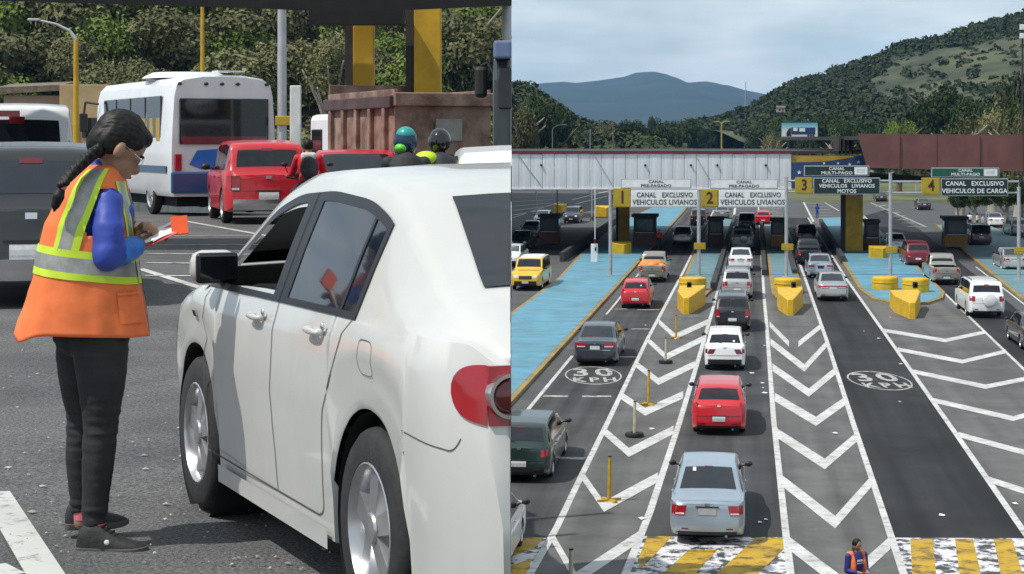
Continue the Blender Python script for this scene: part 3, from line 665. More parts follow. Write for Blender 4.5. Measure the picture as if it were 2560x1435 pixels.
rc('hatch', red, 1588, 766, 'red hatchback beside the blue island in lane one', over=dict(W=1.63, L=3.7), sticker=(.35, -.3), lamps=(.84, .88, .60, .70, 0))
rc('sedan', navy, 1487, 908, 'dark slate sedan beside the blue island at the painted 30 roundel', over=dict(W=1.76), lamps=(.44, .86, .50, .62, 0), chrome_line=True)
rc('hatch', green, 1297, 1196, 'dark green hatchback half out of view at the left edge', over=dict(W=1.68, L=4.0), wiper=True, lamps=(.7, .86, .46, .58, 0))
rc('hatch', white, 1150, 1457, 'white car showing only its front corner at the bottom left', over=dict(W=1.62, L=3.6))
rc('pickup', stone, 1630, 702, 'pickup truck carrying an orange load in lane one')
rc('sedan', silver, 1705, 609, 'silver sedan passing the lane one booth', minimal=True)
rc('suv', black, 1745, 562, 'black utility vehicle ahead of the silver sedan in lane one', minimal=True)
rc('sedan', grey, 1805, 546, 'grey sedan driving off beyond the lane two booth', minimal=True)
rc('sedan', silver, 2083, 748, 'silver sedan with wide red tail lights at the end of the lane three queue', over=dict(W=1.76), lamps=(.30, .82, .49, .585, 0))
rc('sedan', silver_blue, 2052, 692, 'pale blue sedan second from the end of the lane three queue', lamps=(.48, .86, .46, .60, 0), plate_mat='black')
rc('pickup', black, 2024, 659, 'black pickup truck ahead of the pale blue sedan in lane three')
rc('suv', black, 2018, 611, 'black utility vehicle at the head of the lane three queue', minimal=True)
rc('offroad', white, 2468, 790, 'white offroad vehicle with a covered spare wheel on its back door', spare=True, rails=True)
rc('pickup', beige, 2367, 708, 'beige-silver pickup truck with an empty bed in lane four')
rc('suv', maroon, 2296, 664, 'dark maroon utility vehicle ahead of the beige pickup', minimal=True)
rc('sedan', white, 2244, 629, 'white sedan at the head of the lane four queue', minimal=True)
rc('offroad', black, 2454, 613, 'black offroad vehicle in the shade beside the rightmost booth')
rc('sedan', silver, 2540, 674, 'silver sedan at the right edge beside the rightmost sign post')
rc('sedan', black, 2612, 875, 'black car of which only a wheel shows at the right edge')
rc('sedan', black, 2204, 503, 'dark car driving away behind the lane three sign', minimal=True)
rc('sedan', black, 2312, 523, 'black car driving away left of the trees beyond lane four', minimal=True)
rc('offroad', fjy, 1313, 722, 'yellow offroad vehicle with white roof driving towards the camera', on=True, roof=M['white_paint'], over=dict(W=1.9))
rc('sedan', white, 1268, 664, 'white car behind the yellow offroad vehicle at the left edge', on=True)
rc('sedan', black, 1296, 622, 'black car entering the shade at the left edge', on=True, minimal=True)
rc('suv', purple, 1427, 556, 'dusk-blue utility vehicle coming from behind the left booth', on=True)
rc('sedan', grey, 1322, 592, 'grey car deep in the shade at the far left', on=True, minimal=True)
rc('sedan', white, 1352, 560, 'white car coming up behind the blue booth', on=True, minimal=True)
rc('sedan', white, 2492, 566, 'white car beyond the rightmost booth', minimal=True)
rc('suv', grey, 2552, 590, 'grey utility vehicle at the right edge under the trees', minimal=True)
rc('suv', white, 2214, 470, 'white van driving away beyond the lane three sign', minimal=True)
rc('hatch', red, 1908, 560, 'small red car beyond the booth between lanes two and three', minimal=True)
for i, (px, py, t, m, on, lb) in enumerate(((1757, 371, 'suv', white, 1, 'white van leading the far oncoming traffic'), (1770, 364.5, 'sedan', white, 1, 'white car second in the far oncoming queue'), (1786, 366, 'sedan', silver, 1, 'silver car in the far oncoming queue near the verge'), (1782, 361.5, 'suv', white, 1, 'white utility vehicle deep in the far oncoming queue'),
        (1800, 362.5, 'sedan', grey, 1, 'grey car deep in the far oncoming queue'), (1838, 362, 'sedan', white, 0, 'white car driving off past the yellow lamp post'), (1840, 371, 'sedan', grey, 0, 'grey car on the far carriageway'), (1889, 371.5, 'pickup', red, 0, 'red and white truck on the far road by the bushes'), (1608, 372, 'sedan', navy, 1, 'dark car on the far side road behind the white fascia'))):
    rc(t, m, px, py, lb, on=bool(on), minimal=True, mirrors=False, group='vehicles on the far road', s=1.0)
# the pickup's load: orange sacks heaped in its bed
pk = gp(1630, 702 + .018 * (702 - YH)); lo = pk + LANE * (5.1 * RS * .13)
M['orange_sack'] = pm('orange_sack', (.82, .23, .035), .6, var=.25, scale=3, bump=.3, bscale=9)
for i, (dx, dy, dz, r) in enumerate(((-.46, -.3, 1.06, .48), (.04, -.4, 1.12, .50), (.48, -.3, 1.04, .46), (-.27, .9, 1.16, .50), (.3, 1.0, 1.12, .50))):
    p = lo + Vector((dx, dy, dz))
    mb = MB().ell((0, 0, 0), (r * .78, r * 1.1, r * .52), nu=20, nv=12); mb.v = [tuple(Vector(v) * (1 + .10 * noise.noise(Vector(v) * 5 + Vector((i, 0, 0))))) for v in mb.v]
    o = mb.obj('orange_sack', M['orange_sack'], None, 60, loc=p); o.rotation_euler = (0, 0, LANE_A + i)
    tag(o, ['lumpy orange sack at the left of the pickup load', 'lumpy orange sack in the middle of the pickup load', 'lumpy orange sack at the right of the pickup load', 'orange sack behind on the left of the pickup load', 'orange sack behind on the right of the pickup load'][i], 'sack', 'sacks in the pickup bed')
# ------------------------------------------------------------------ the toll canopy
YB = 160.0                                            # distance of the canopy's front
def zat(py, Y): return H - (py - YH) / F * Y
def xat(px, Y): return (px - XC) / F * Y
M['fascia_white'] = pm('white_sheet_metal', (.74, .75, .78), .5, .1, var=.13, scale=1.2, stretch=(1.5, 1, .25))
M['fascia_maroon'] = pm('maroon_panel', (.155, .058, .050), .6, var=.22, scale=.3)
M['flag_yellow'] = pm('flag_yellow', (.42, .26, .03), .6, var=.15, scale=.6)
M['flag_blue'] = pm('flag_blue', (.020, .055, .16), .6, var=.2, scale=.6)
M['dark_metal'] = pm('dark_metal', (.03, .026, .026), .7, var=.3)
M['maroon_trim'] = pm('maroon_trim', (.16, .012, .022), .5, var=.2)
M['gold'] = pm('sign_yellow', (.42, .30, .018), .5, var=.12, scale=2)
M['sign_white'] = pm('sign_white', (.78, .79, .80), .45, var=.07, scale=2)
M['sign_dark'] = pm('sign_dark', (.008, .026, .028), .4, var=.2)
M['sign_green'] = pm('sign_green', (.006, .085, .055), .4, var=.15)
M['ink'] = pm('sign_ink', (.03, .04, .045), .6, var=.1)
M['ink_maroon'] = pm('sign_ink_maroon', (.07, .012, .018), .6, var=.1)
x0, x1 = xat(1150, YB), xat(1979, YB); zt, zb = zat(385, YB), zat(471, YB)
can = empty('toll_canopy', (0, YB, 0), 0, 'long toll canopy with white sheet-metal front across the lanes', 'canopy')
n = 28; wp = (x1 - x0) / n
pan = None
for i in range(n):                                    # corrugated panels, one by one
    if pan is None:
        mb = MB(); k = 10; a = []; b = []
        for j in range(k * 4 + 1):
            u = j / (k * 4) * (wp - .03); dd = [0, 0, -.028, -.028][j % 4] if j < k * 4 else 0
            a.append((u, dd, zb)); b.append((u, dd, zt))
        mb.grid([a, b]); pan = mb.mesh('panel'); pan.materials.append(M['fascia_white'])
    o = link('panel', pan, None, can, (x0 + i * wp, random.uniform(-.015, .015), random.uniform(-.03, .03)))
MB().box(((x0 + x1) / 2 + 6, 26, zt + .13), (x1 - x0 + 14, 52, .22)).obj('roof', M['dark_metal'], can, None)
MB().box(((x0 + x1) / 2, .0, zt + .10), (x1 - x0, .24, .15)).obj('roof_edge', M['maroon_trim'], can, None)
MB().box(((x0 + x1) / 2 + 6, 26, zb + .6), (x1 - x0 + 14, 50, .3)).obj('ceiling', M['dark_metal'], can, None)
MB().box(((x0 + x1) / 2, -.03, zb - .03), (x1 - x0, .16, .10)).obj('lower_edge', M['white_paint'], can, None)
for px in (1353, 1613, 1727, 1793, 1914): MB().ell((xat(px, YB), -.10, zat(413, YB)), (.10, .12, .10)).obj('floodlight', M['black'], can)
for a, b in (((1296, 388), (1352, 462)), ((1484, 385), (1530, 462)), ((1740, 392), (1775, 450))):
    MB().tube((xat(a[0], YB), -.12, zat(a[1], YB)), (xat(b[0], YB), -.12, zat(b[1], YB)), .035).obj('stay_rod', M['steel'], can)
# the flag-coloured bay: yellow over blue with white stars
fx0, fx1 = xat(1980, YB), xat(2168, YB)
MB().box(((fx0 + fx1) / 2, .1, (zat(388, YB) + zb) / 2), (fx1 - fx0, .1, zat(388, YB) - zb)).obj('flag_panel', M['flag_yellow'], can, None)
rows = [[], []]
for i in range(15):
    u = i / 14; px = 1980 + 186 * u; top = 406 - 2 * math.sin(u * 2.6) - 24 * max(0, u - .35) ** 1.5 * 1.5
    rows[0].append((xat(px, YB), .03, zb)); rows[1].append((xat(px, YB), .03, zat(top, YB)))
MB().grid(rows).obj('blue_band', M['flag_blue'], can, None)
def star(px, py, r):
    mb = MB(); vs = []
    for k in range(10):
        a = math.pi / 2 + k * math.pi / 5; q = r if k % 2 == 0 else r * .42; vs.append((q * math.cos(a), 0, q * math.sin(a)))
    mb.add(vs, [tuple(range(10))]); mb.obj('star', M['sign_white'], can, None, loc=(xat(px, YB), -.02, zat(py, YB)))
for s in ((1998, 431, .19), (2124, 411, .15), (2146, 405, .17), (2060, 408, .13), (2095, 408, .12)): star(*s)
for px in (2100, 2110, 2120, 2132): MB().box((xat(px, YB), 1.5, zat(362, YB)), (.18, 3.0, 1.4)).obj('louvre', M['dark_metal'], can, None)
# the maroon hoarding on the right
Y2 = 152.0
hoard = empty('maroon_hoarding', (0, Y2, 0), 0, 'maroon panelled hoarding above the right-hand lanes', 'hoarding')
edges = [2146, 2250, 2345, 2450, 2560, 2680, 2800]
for i in range(6):
    a, b = edges[i], edges[i + 1] - 1.0; sl = 22 if i == 0 else 0
    ta, tb, ba, bb_ = 334 + i * .8, 334.8 + i * .8, 419 + i * 2.4, 421.4 + i * 2.4
    dy = .12 * (i % 2)
    mb = MB(); q = [(a + 0, ta), (b, tb), (b, bb_), (a + sl, ba)]
    v = [(xat(x, Y2), dy, zat(y, Y2)) for x, y in q]; mb.add(v + [(x, y + .3, z) for x, y, z in v], [(0, 1, 2, 3), (4, 7, 6, 5), (0, 4, 5, 1), (1, 5, 6, 2), (2, 6, 7, 3), (3, 7, 4, 0)])
    mb.obj('panel', M['fascia_maroon'], hoard, None)
MB().box((xat(2480, Y2), 25, zat(345, Y2)), (xat(2800, Y2) - xat(2146, Y2), 48, .3)).obj('roof', M['dark_metal'], hoard, None)
for px in (2650, 2790): MB().box((xat(px, Y2), 4, 4.0), (.4, .4, 8.0)).obj('post', M['dark_metal'], hoard, None)
# columns that carry it
def column(pxa, pxb, pyb, label, top):
    g = gp((pxa + pxb) / 2, pyb); Y = g.y; w = (pxb - pxa) / F * Y
    r = empty('toll_column', (g.x, Y, .16), LANE_A - math.pi / 2, label, 'column')
    MB().box((0, w * .4, top / 2), (w, w * .8, top)).obj('shaft', M['yellow_dark'], r, None, .03); MB().box((-w * .62, w * .5, top / 2), (w * .22, w, top)).obj('side_strip', M['dark_metal'], r, None)
column(1546, 1573, 612, 'yellow column beside the lane one booth', 6.2); column(2114, 2157, 632, 'broad yellow column between lanes three and four', 6.2)
# ------------------------------------------------------------------ booths
M['booth_brown'] = pm('booth_brown', (.10, .035, .018), .6, var=.25, scale=2); M['booth_dark'] = pm('booth_dark', (.018, .018, .022), .6, var=.3)
M['booth_blue'] = pm('booth_blue', (.014, .022, .085), .5, var=.2); M['booth_ochre'] = pm('booth_ochre', (.26, .13, .02), .6, var=.2); M['booth_glass'] = pm('booth_glass', (.05, .06, .07), .1, var=.3)
def booth(pxa, pxb, pyb, hgt, label, lower, upper, blue=False):
    g = gp((pxa + pxb) / 2, pyb); w = (pxb - pxa) / F * g.y; dp = 2.6
    r = empty('toll_booth', (g.x, g.y, .16), LANE_A - math.pi / 2, label, 'toll booth')
    MB().box((0, dp / 2, hgt * .2), (w, dp, hgt * .4)).obj('lower_wall', lower, r, None, .02)
    MB().box((0, dp / 2, hgt * .66), (w * .96, dp * .96, hgt * .52)).obj('cabin', upper, r, None, .02)
    MB().box((0, -.02 + .04, hgt * .66), (w * .72, .06, hgt * .36)).obj('window', M['booth_glass'], r, None)
    for sd in (1, -1): MB().box((sd * w * .475, dp / 2, hgt * .66), (.06, dp * .6, hgt * .36)).obj('side_window', M['booth_glass'], r, None)
    MB().box((0, dp / 2, hgt * .95), (w * 1.14, dp * 1.1, hgt * .10)).obj('roof', M['booth_dark'], r, None, .03)
    MB().box((0, -.03, hgt * .41), (w * .8, .10, .06)).obj('counter', M['steel'], r, None)
    return r
booth(1348, 1396, 613, 2.55, 'blue and brown toll booth left of the yellow column', M['booth_brown'], M['booth_blue'])
booth(1583, 1640, 618, 2.7, 'dark toll booth just left of the lane one queue', M['booth_brown'], M['booth_dark'])
booth(1770, 1808, 618, 2.45, 'dark booth with brown base between lanes one and two', M['booth_brown'], M['booth_dark'])
booth(1928, 1962, 622, 2.45, 'dark booth with ochre base between lanes two and three', M['booth_ochre'], M['booth_dark'])
booth(2163, 2198, 630, 2.5, 'dark booth right of the broad yellow column', M['booth_brown'], M['booth_dark'])
booth(2362, 2418, 622, 2.6, 'dark blue booth beside the black offroad vehicle', M['booth_ochre'], M['booth_blue'])
# low dark walls along the lanes by the booths
M['wall_dark'] = pm('sooty_concrete', (.035, .034, .036), .9, var=.3, scale=1.5)
def low_wall(a, b, hgt, label, th=.35):
    p, q = gp(*a), gp(*b); d = q - p; r = MB(); n = Vector((d.y, -d.x, 0)).normalized() * th / 2
    r.prism([(p + n), (q + n), (q - n), (p - n)], .02, hgt); tag(r.obj('guard_wall', M['wall_dark'], None, None, .03), label, 'wall')
low_wall((1405, 655), (1545, 556), .75, 'dark guard wall slanting behind the white barrier cabinet')
low_wall((1783, 728), (1837, 548), .55, 'dark guard wall on the left of the lane two queue')
low_wall((1911, 690), (1903, 560), .45, 'dark guard wall on the right of the lane two queue')
low_wall((1987, 690), (1955, 565), .45, 'dark guard wall on the left of the lane three queue'); low_wall((2108, 660), (2052, 560), .6, 'dark guard wall on the right of the lane three queue')
low_wall((1730, 622), (1768, 560), .4, 'dark guard wall left of the lane two booth')
# ------------------------------------------------------------------ yellow crash noses, drums, signals
def nose(pxa, pxb, pyb, pyt, label, flip=False):
    g = gp((pxa + pxb) / 2, pyb); w = (pxb - pxa) / F * g.y; hg = (pyb - pyt) / F * g.y * .66
    r = empty('crash_nose', (g.x, g.y, .02), LANE_A - math.pi / 2, label, 'crash barrier')
    xa = -.12 * w
    q = [(-w / 2, 7.5), (-w / 2, 3.6), (xa - .14, .05), (xa + .20, .0), (w / 2, 6.0), (w / 2, 7.5)]
    n_ = len(q); zt = [hg * 1.0, hg * 1.0, hg * .92, hg * .92, hg * 1.06, hg * 1.06]
    MB().add([(x, y, 0) for x, y in q] + [(x, y, z) for (x, y), z in zip(q, zt)], [(i, (i + 1) % n_, n_ + (i + 1) % n_, n_ + i) for i in range(n_)] + [(n_, n_ + 1, n_ + 4, n_ + 5), (n_ + 1, n_ + 2, n_ + 3, n_ + 4)]).obj('block', M['yellow'], r, 30, .05)
    return r, w, hg
def drum(px, pyb, wpx, hpx, label):
    g = gp(px, pyb); r = wpx / 2 / F * g.y; hg = hpx / F * g.y
    o = empty('crash_drum', (g.x, g.y + r, .17), 0, label, 'drum')
    MB().lathe([(.001, hg), (r * .93, hg), (r * .98, hg * .95), (r, hg * .8), (r * .97, hg * .5), (r, hg * .3), (r * .98, 0)], 32).obj('drum_wall', M['yellow'], o, 40)
    MB().lathe([(r * 1.005, hg * .62), (r * 1.02, hg * .6), (r * 1.02, hg * .55), (r * 1.005, hg * .53)], 32).obj('hoop', M['yellow'], o, 40)
for a in ((1735, 733, 70, 30, 'yellow drum behind the crash nose at lane one'), (1974, 735, 68, 30, 'yellow drum behind the crash nose at lane two'), (2219, 732, 66, 31, 'yellow drum standing alone on the left of the wide blue island'), (2296, 738, 68, 33, 'yellow drum behind the crash nose of the wide blue island')): drum(*a)
for a in ((1688, 1757, 787, 717, 'yellow crash nose between lanes one and two'), (1949, 2016, 790, 722, 'yellow crash nose between lanes two and three'), (2251, 2326, 798, 730, 'yellow crash nose in front of the wide blue island')):
    nose(*a)
for px, py, lb in ((1723, 745, 'black signal box on the crash nose at lane one'), (1984, 748, 'black signal box on the crash nose at lane two'), (2288, 757, 'black signal box on the crash nose of the wide island')):
    Y = F * H / (787 - YH) + 6.0; p = at(px, py - 26, Y); r = empty('signal_box', (p.x, Y, zat(727, Y)), 0, lb, 'signal')
    MB().tube((0, 0, -.25), (0, 0, .12), .035).obj('post', M['black'], r); MB().box((0, 0, .33), (.26, .22, .34)).obj('housing', M['black'], r, None, .03)
    MB().lathe([(.001, 0), (.07, 0), (.085, -.06)], 14, 'Y', (0, -.11, .34)).obj('lens', M['glass'], r)
def yblock(pxa, pxb, pyb, pyt, label, tilt=0):
    g = gp((pxa + pxb) / 2, pyb); w = (pxb - pxa) / F * g.y; hg = (pyb - pyt) / F * g.y
    r = empty('yellow_block', (g.x, g.y, .16), LANE_A - math.pi / 2, label, 'crash barrier')
    MB().add([(-w / 2, 0, 0), (w * .2, 0, 0), (w / 2, .9, 0), (w / 2, 1.6, 0), (-w / 2, 1.6, 0), (-w / 2, 0, hg), (w * .2, 0, hg * .8), (w / 2, .9, hg), (w / 2, 1.6, hg), (-w / 2, 1.6, hg)],
             [(0, 1, 6, 5), (1, 2, 7, 6), (2, 3, 8, 7), (3, 4, 9, 8), (4, 0, 5, 9), (5, 6, 7, 8, 9)]).obj('block', M['yellow'], r, 30, .04)
yblock(2175, 2222, 650, 622, 'small yellow block beside the sign post of lane four'); yblock(1524, 1576, 640, 611, 'yellow block at the foot of the lane one column')
yblock(1384, 1414, 534, 513, 'yellow block behind the blue booth at the far left'); yblock(1487, 1528, 545, 518, 'yellow block beyond the slanting guard wall')
# ------------------------------------------------------------------ sign gantries
def post(px, pyb, pyt, label, plate=None):
    g = gp(px, pyb, .16); r = empty('sign_post', g, 0, label, 'post'); ht = zat(pyt, g.y) - .16
    MB().tube((0, 0, 0), (0, 0, ht), .125, .115, 12).obj('pole', M['steel'], r); MB().box((0, 0, .03), (.5, .5, .06)).obj('base_plate', M['steel'], r, None)
    MB().tube((0, 0, ht), (0, 0, ht + .06), .13).obj('cap', M['steel'], r)
    if plate:
        z = zat(plate, g.y) - .16; MB().box((.05, -.14, z), (.78, .04, .44)).obj('yellow_plate', M['gold'], r, None, .02); MB().box((.05, -.166, z), (.52, .012, .10)).obj('plate_mark', M['yellow_dark'], r, None)
    return g
G1 = post(1526, 690, 476, 'grey sign post at the left of the lane one sign'); post(1747, 692, 476, 'grey sign post between lanes one and 2 with a small yellow plate', 615)
post(1966, 694, 445, 'grey sign post between lanes two and 3 with a small yellow plate', 617); post(2226, 692, 434, 'grey sign post on the wide blue island with a small yellow plate', 624)
post(2547, 700, 470, 'grey sign post at the right edge with a small yellow plate', 626)
YS = G1.y
def crossbar(pxa, pxb, py, label):
    a, b = at(pxa, py, YS), at(pxb, py, YS); r = empty('sign_beam', a, 0, label, 'beam'); b = b - a
    MB().tube((0, 0, 0), b, .07).obj('upper_tube', M['steel'], r); MB().tube((0, 0, -.75), b + Vector((0, 0, -.75)), .06).obj('lower_tube', M['steel'], r)
    for k in range(6): MB().tube(b * (k / 5), b * (k / 5) + Vector((0, 0, -.75)), .035).obj('strut', M['steel'], r)
crossbar(1526, 1747, 484, 'tubular beam carrying the lane one sign'); crossbar(1747, 1966, 484, 'tubular beam carrying the lane two sign'); crossbar(1966, 2226, 452, 'tubular beam carrying the lane three sign'); crossbar(2226, 2547, 454, 'tubular beam carrying the lane four sign')
def board(px0, px1, py0, py1, face, edge, lines, ink, label, Y, cat='sign', name='lane_sign', group=None, size=None, sx=1.0, panel=None):
    a, b = at(px0, py1, Y), at(px1, py0, Y); w, hh = b.x - a.x, b.z - a.z
    r = empty(name, ((a.x + b.x) / 2, Y, a.z), 0, label, cat, group)
    MB().box((0, 0, hh / 2), (w, .10, hh)).obj('frame', edge, r, None, .01); MB().box((0, -.045, hh / 2), (w - .12, .05, hh - .12)).obj('face', face, r, None)
    for (s, fx, fz, sz, sxx) in lines:
        if '   ' in s:
            a_, b_ = s.split('   '); ts = [text(w_, sz * hh, ink, r, (0, -.078, fz * hh), sx=sxx * .78, space=1.06, bold=.02) for w_ in (a_, b_)]
            wd = [(max(v.co.x for v in o.data.vertices) - min(v.co.x for v in o.data.vertices)) * sxx * .78 for o in ts]; gap = sz * hh * .9; tot = sum(wd) + gap
            ts[0].location.x = -tot / 2 + wd[0] / 2; ts[1].location.x = tot / 2 - wd[1] / 2; continue
        t = text(s, sz * hh, ink, r, (fx * w, -.078, fz * hh), sx=sxx * .78, space=1.06, bold=.02)
    if panel:
        MB().box((panel[0] * w, -.075, hh / 2), (panel[1] * w, .012, hh * .72)).obj('white_panel', M['sign_white'], r, None)
        for k in range(3): MB().box((panel[0] * w, -.083, hh * (.36 + .14 * k)), (panel[1] * w * .6, .006, .03)).obj('panel_print', M['steel'], r, None)
YF = YS - .22
two = lambda a, b: [(a, 0, .70, .42, 1.12), (b, 0, .27, .42, 1.12)]
for px0, px1, py0, py1, s, lb in ((1533, 1577, 471, 518, '1', 'square yellow lane sign with the number one'), (1752, 1795, 474, 518, '2', 'square yellow lane sign with the number two'), (1988, 2031, 443, 484, '3', 'square yellow lane sign with the number three'), (2304, 2350, 444, 486, '4', 'square yellow lane sign with the number four')):
    board(px0, px1, py0, py1, M['gold'], M['gold'], [(s, 0.02, .5, .92, 1.1)], M['ink_maroon'], lb, YF, name='number_sign')
board(1577, 1746, 475, 518, M['sign_white'], M['sign_white'], [('CANAL   EXCLUSIVO', 0, .70, .40, 1.05), ('VEHICULOS LIVIANOS', 0, .28, .42, 1.10)], M['ink'], 'white lane sign, CANAL EXCLUSIVO VEHICULOS LIVIANOS, beside the number one', YF)
board(1797, 1966, 475, 518, M['sign_white'], M['sign_white'], [('CANAL   EXCLUSIVO', 0, .70, .40, 1.05), ('VEHICULOS LIVIANOS', 0, .28, .42, 1.10)], M['ink'], 'white lane sign, CANAL EXCLUSIVO VEHICULOS LIVIANOS, beside the number two', YF)
board(1552, 1728, 447, 471, M['sign_white'], M['steel'], [('CANAL', 0, .70, .40, 1.5), ('PRE-PAGADO', 0, .28, .40, 1.6)], M['ink'], 'white sign CANAL PRE-PAGADO above the lane one sign', YF)
board(1775, 1945, 448, 472, M['sign_white'], M['steel'], [('CANAL', 0, .70, .40, 1.5), ('PRE-PAGADO', 0, .28, .40, 1.6)], M['ink'], 'white sign CANAL PRE-PAGADO above the lane two sign', YF)
board(2033, 2200, 444, 486, M['sign_dark'], M['steel'], [('CANAL   EXCLUSIVO', 0, .80, .31, 1.25), ('VEHICULOS   LIVIANOS', 0, .50, .31, 1.25), ('MOTOS', 0, .19, .31, 1.3)], M['sign_white'], 'dark lane sign ending in MOTOS beside the number three', YF)
board(2352, 2520, 446, 490, M['sign_dark'], M['steel'], [('CANAL   EXCLUSIVO', 0, .70, .36, 1.2), ('VEHICULOS DE CARGA', 0, .28, .36, 1.2)], M['sign_white'], 'dark lane sign VEHICULOS DE CARGA beside the number four', YF)
board(2010, 2173, 414, 440, M['sign_dark'], M['steel'], [('CANAL', .0, .70, .40, 1.4), ('MULTI-PAGO', .0, .29, .42, 1.5)], M['sign_white'], 'dark green sign CANAL MULTI-PAGO above the lane three sign', YF, panel=(.37, .20))
board(2328, 2498, 419, 443, M['sign_green'], M['steel'], [('CANAL', .0, .70, .40, 1.4), ('MULTI-PAGO', .0, .29, .42, 1.5)], M['sign_white'], 'bright green sign CANAL MULTI-PAGO above the lane four sign', YF, panel=(.37, .20))
# ------------------------------------------------------------------ barrier cabinet, delineators, flag post
g = gp(1486, 655, .16); r = empty('barrier_gate', g, LANE_A - math.pi / 2, 'white barrier cabinet with its thin arm raised upright', 'barrier')
MB().box((0, 0, .68), (.5, .4, 1.36)).obj('cabinet', M['white_paint'], r, None, .03); MB().box((.1, -.22, 1.0), (.12, .05, .3)).obj('hinge_plate', M['black'], r, None); MB().box((.06, -.24, 3.3), (.06, .04, 4.4)).obj('arm', M['white_paint'], r, None); MB().box((.06, -.24, 1.55), (.065, .045, .35)).obj('arm_sleeve', M['red_lamp'], r, None)
def delineator(px, pyb, pyt, label, mat, base):
    g = gp(px, pyb); Y = g.y; hg = (pyb - pyt) / F * Y
    r = empty('lane_post', (g.x, Y, .03), 0, label, 'lane post')
    if base == 'tyre': MB().lathe([(.12, .0), (.27, .0), (.30, .06), (.27, .13), (.12, .13), (.12, .0)], 24).obj('tyre_base', M['rubber'], r, 50)
    else:
        for k in range(4):
            a = k * math.pi / 2 + .5; MB().box((.16 * math.cos(a), .16 * math.sin(a), .03), (.34, .09, .06), Matrix.Rotation(a, 3, 'Z')).obj('foot', mat, r, None)
    MB().tube((0, 0, 0), (.02, .05, hg), .052, .045, 10).obj('pole', mat, r)
    MB().tube((.02, .05, hg), (.02, .05, hg + .03), .048).obj('cap', M['black'], r)
M['post_yellow'] = pm('post_yellow', (.46, .29, .02), .6, var=.25, scale=4); M['post_cream'] = pm('post_cream', (.48, .43, .30), .6, var=.2, scale=4)
for a in ((1690, 847, 791, 'slim yellow lane post nearest the crash nose', M['post_yellow'], 'x'), (1664, 910, 848, 'pale lane post stuck in a tyre behind the dark sedan', M['post_cream'], 'tyre'), (1621, 1014, 930, 'yellow lane post with a cross foot on the fourth chevron', M['post_yellow'], 'x'),
          (1586, 1094, 1008, 'pale lane post stuck in a tyre beside the red hatchback', M['post_cream'], 'tyre'), (1523, 1256, 1146, 'yellow lane post on a cross foot on the sixth chevron', M['post_yellow'], 'x'), (1426, 1490, 1380, 'pale lane post with a black tip at the bottom edge', M['post_cream'], 'tyre')): delineator(*a)
for px, pyb, pyt, lb in ((1341, 545, 470, 'slim white post on the far left verge'), (1480, 552, 470, 'slim grey post behind the barrier cabinet'), (1393, 545, 470, 'thin dark post behind the blue booth')):
    g = gp(px, pyb); r = empty('slim_post', (g.x, g.y, .02), 0, lb, 'post'); MB().tube((0, 0, 0), (0, 0, (pyb - pyt) / F * g.y + .5), .07).obj('pole', M['steel' if 'dark' not in lb else 'black'], r); MB().lathe([(.001, .5), (.1, .45), (.28, 0)], 12).obj('foot', M['white_paint' if 'white' in lb else 'black'], r)
# ------------------------------------------------------------------ hills, mountain, woods
M['leaf'] = leafm('leaf', (.013, .025, .008), (.028, .048, .014), (.055, .078, .022))
M['leaf_light'] = leafm('leaf_light', (.065, .10, .020), (.135, .185, .036), (.22, .27, .060))
M['leaf_dry'] = leafm('leaf_dry', (.065, .072, .028), (.125, .125, .052), (.21, .19, .095))
M['leaf_far'] = leafm('leaf_far', (.022, .034, .013), (.036, .050, .018), (.060, .070, .027))
M['bark'] = pm('bark', (.16, .125, .09), .9, var=.3, scale=3, bump=.4, bscale=8); M['bark_pale'] = pm('bark_pale', (.36, .32, .26), .9, var=.25, scale=2, bump=.3)
def crown_mesh(seed, n, leaf, lobes, flat=.75, name='crown'):
    rnd = random.Random(seed); L_ = []
    for k in range(lobes):
        a = rnd.uniform(0, 6.283); q = rnd.uniform(.0, .62); L_.append((Vector((q * math.cos(a), q * math.sin(a), rnd.uniform(-.28, .42) * flat)), rnd.uniform(.30, .52)))
    vs = []; fs = []
    for i in range(n):
        c, r = L_[rnd.randrange(lobes)]
        d = Vector((rnd.gauss(0, 1), rnd.gauss(0, 1), rnd.gauss(0, 1) * .9)).normalized()
        p = c + d * r * (rnd.uniform(.55, 1.06)) * Vector((1, 1, flat)).length / 1.6
        p.z = c.z + (p.z - c.z) * flat
        nd = (d + Vector((rnd.gauss(0, .5), rnd.gauss(0, .5), rnd.gauss(0, .5) + .3))).normalized(); q = nd.to_track_quat('Z', 'Y'); s = leaf * rnd.uniform(.6, 1.5); ro = rnd.uniform(0, 3.14)
        b = len(vs)
        for k in range(4):
            a = ro + k * 1.5708; rr = s * (1 if k % 2 == 0 else .55); vs.append(p + q @ Vector((rr * math.cos(a), rr * math.sin(a), .12 * s * (k % 2))))
        fs.append((b, b + 1, b + 2, b + 3))
    me = bpy.data.meshes.new(name); me.from_pydata([tuple(v) for v in vs], [], fs); me.update(); return me
CR = [crown_mesh(11, 9500, .040, 13), crown_mesh(12, 9000, .042, 11, .95), crown_mesh(13, 9500, .038, 16, .6), crown_mesh(14, 4600, .038, 14, .9)]
CRL = [m.copy() for m in CR]; CRD = [m.copy() for m in CR]
for a, b, c in zip(CR, CRL, CRD): a.materials.append(M['leaf']); b.materials.append(M['leaf_light']); c.materials.append(M['leaf_dry'])
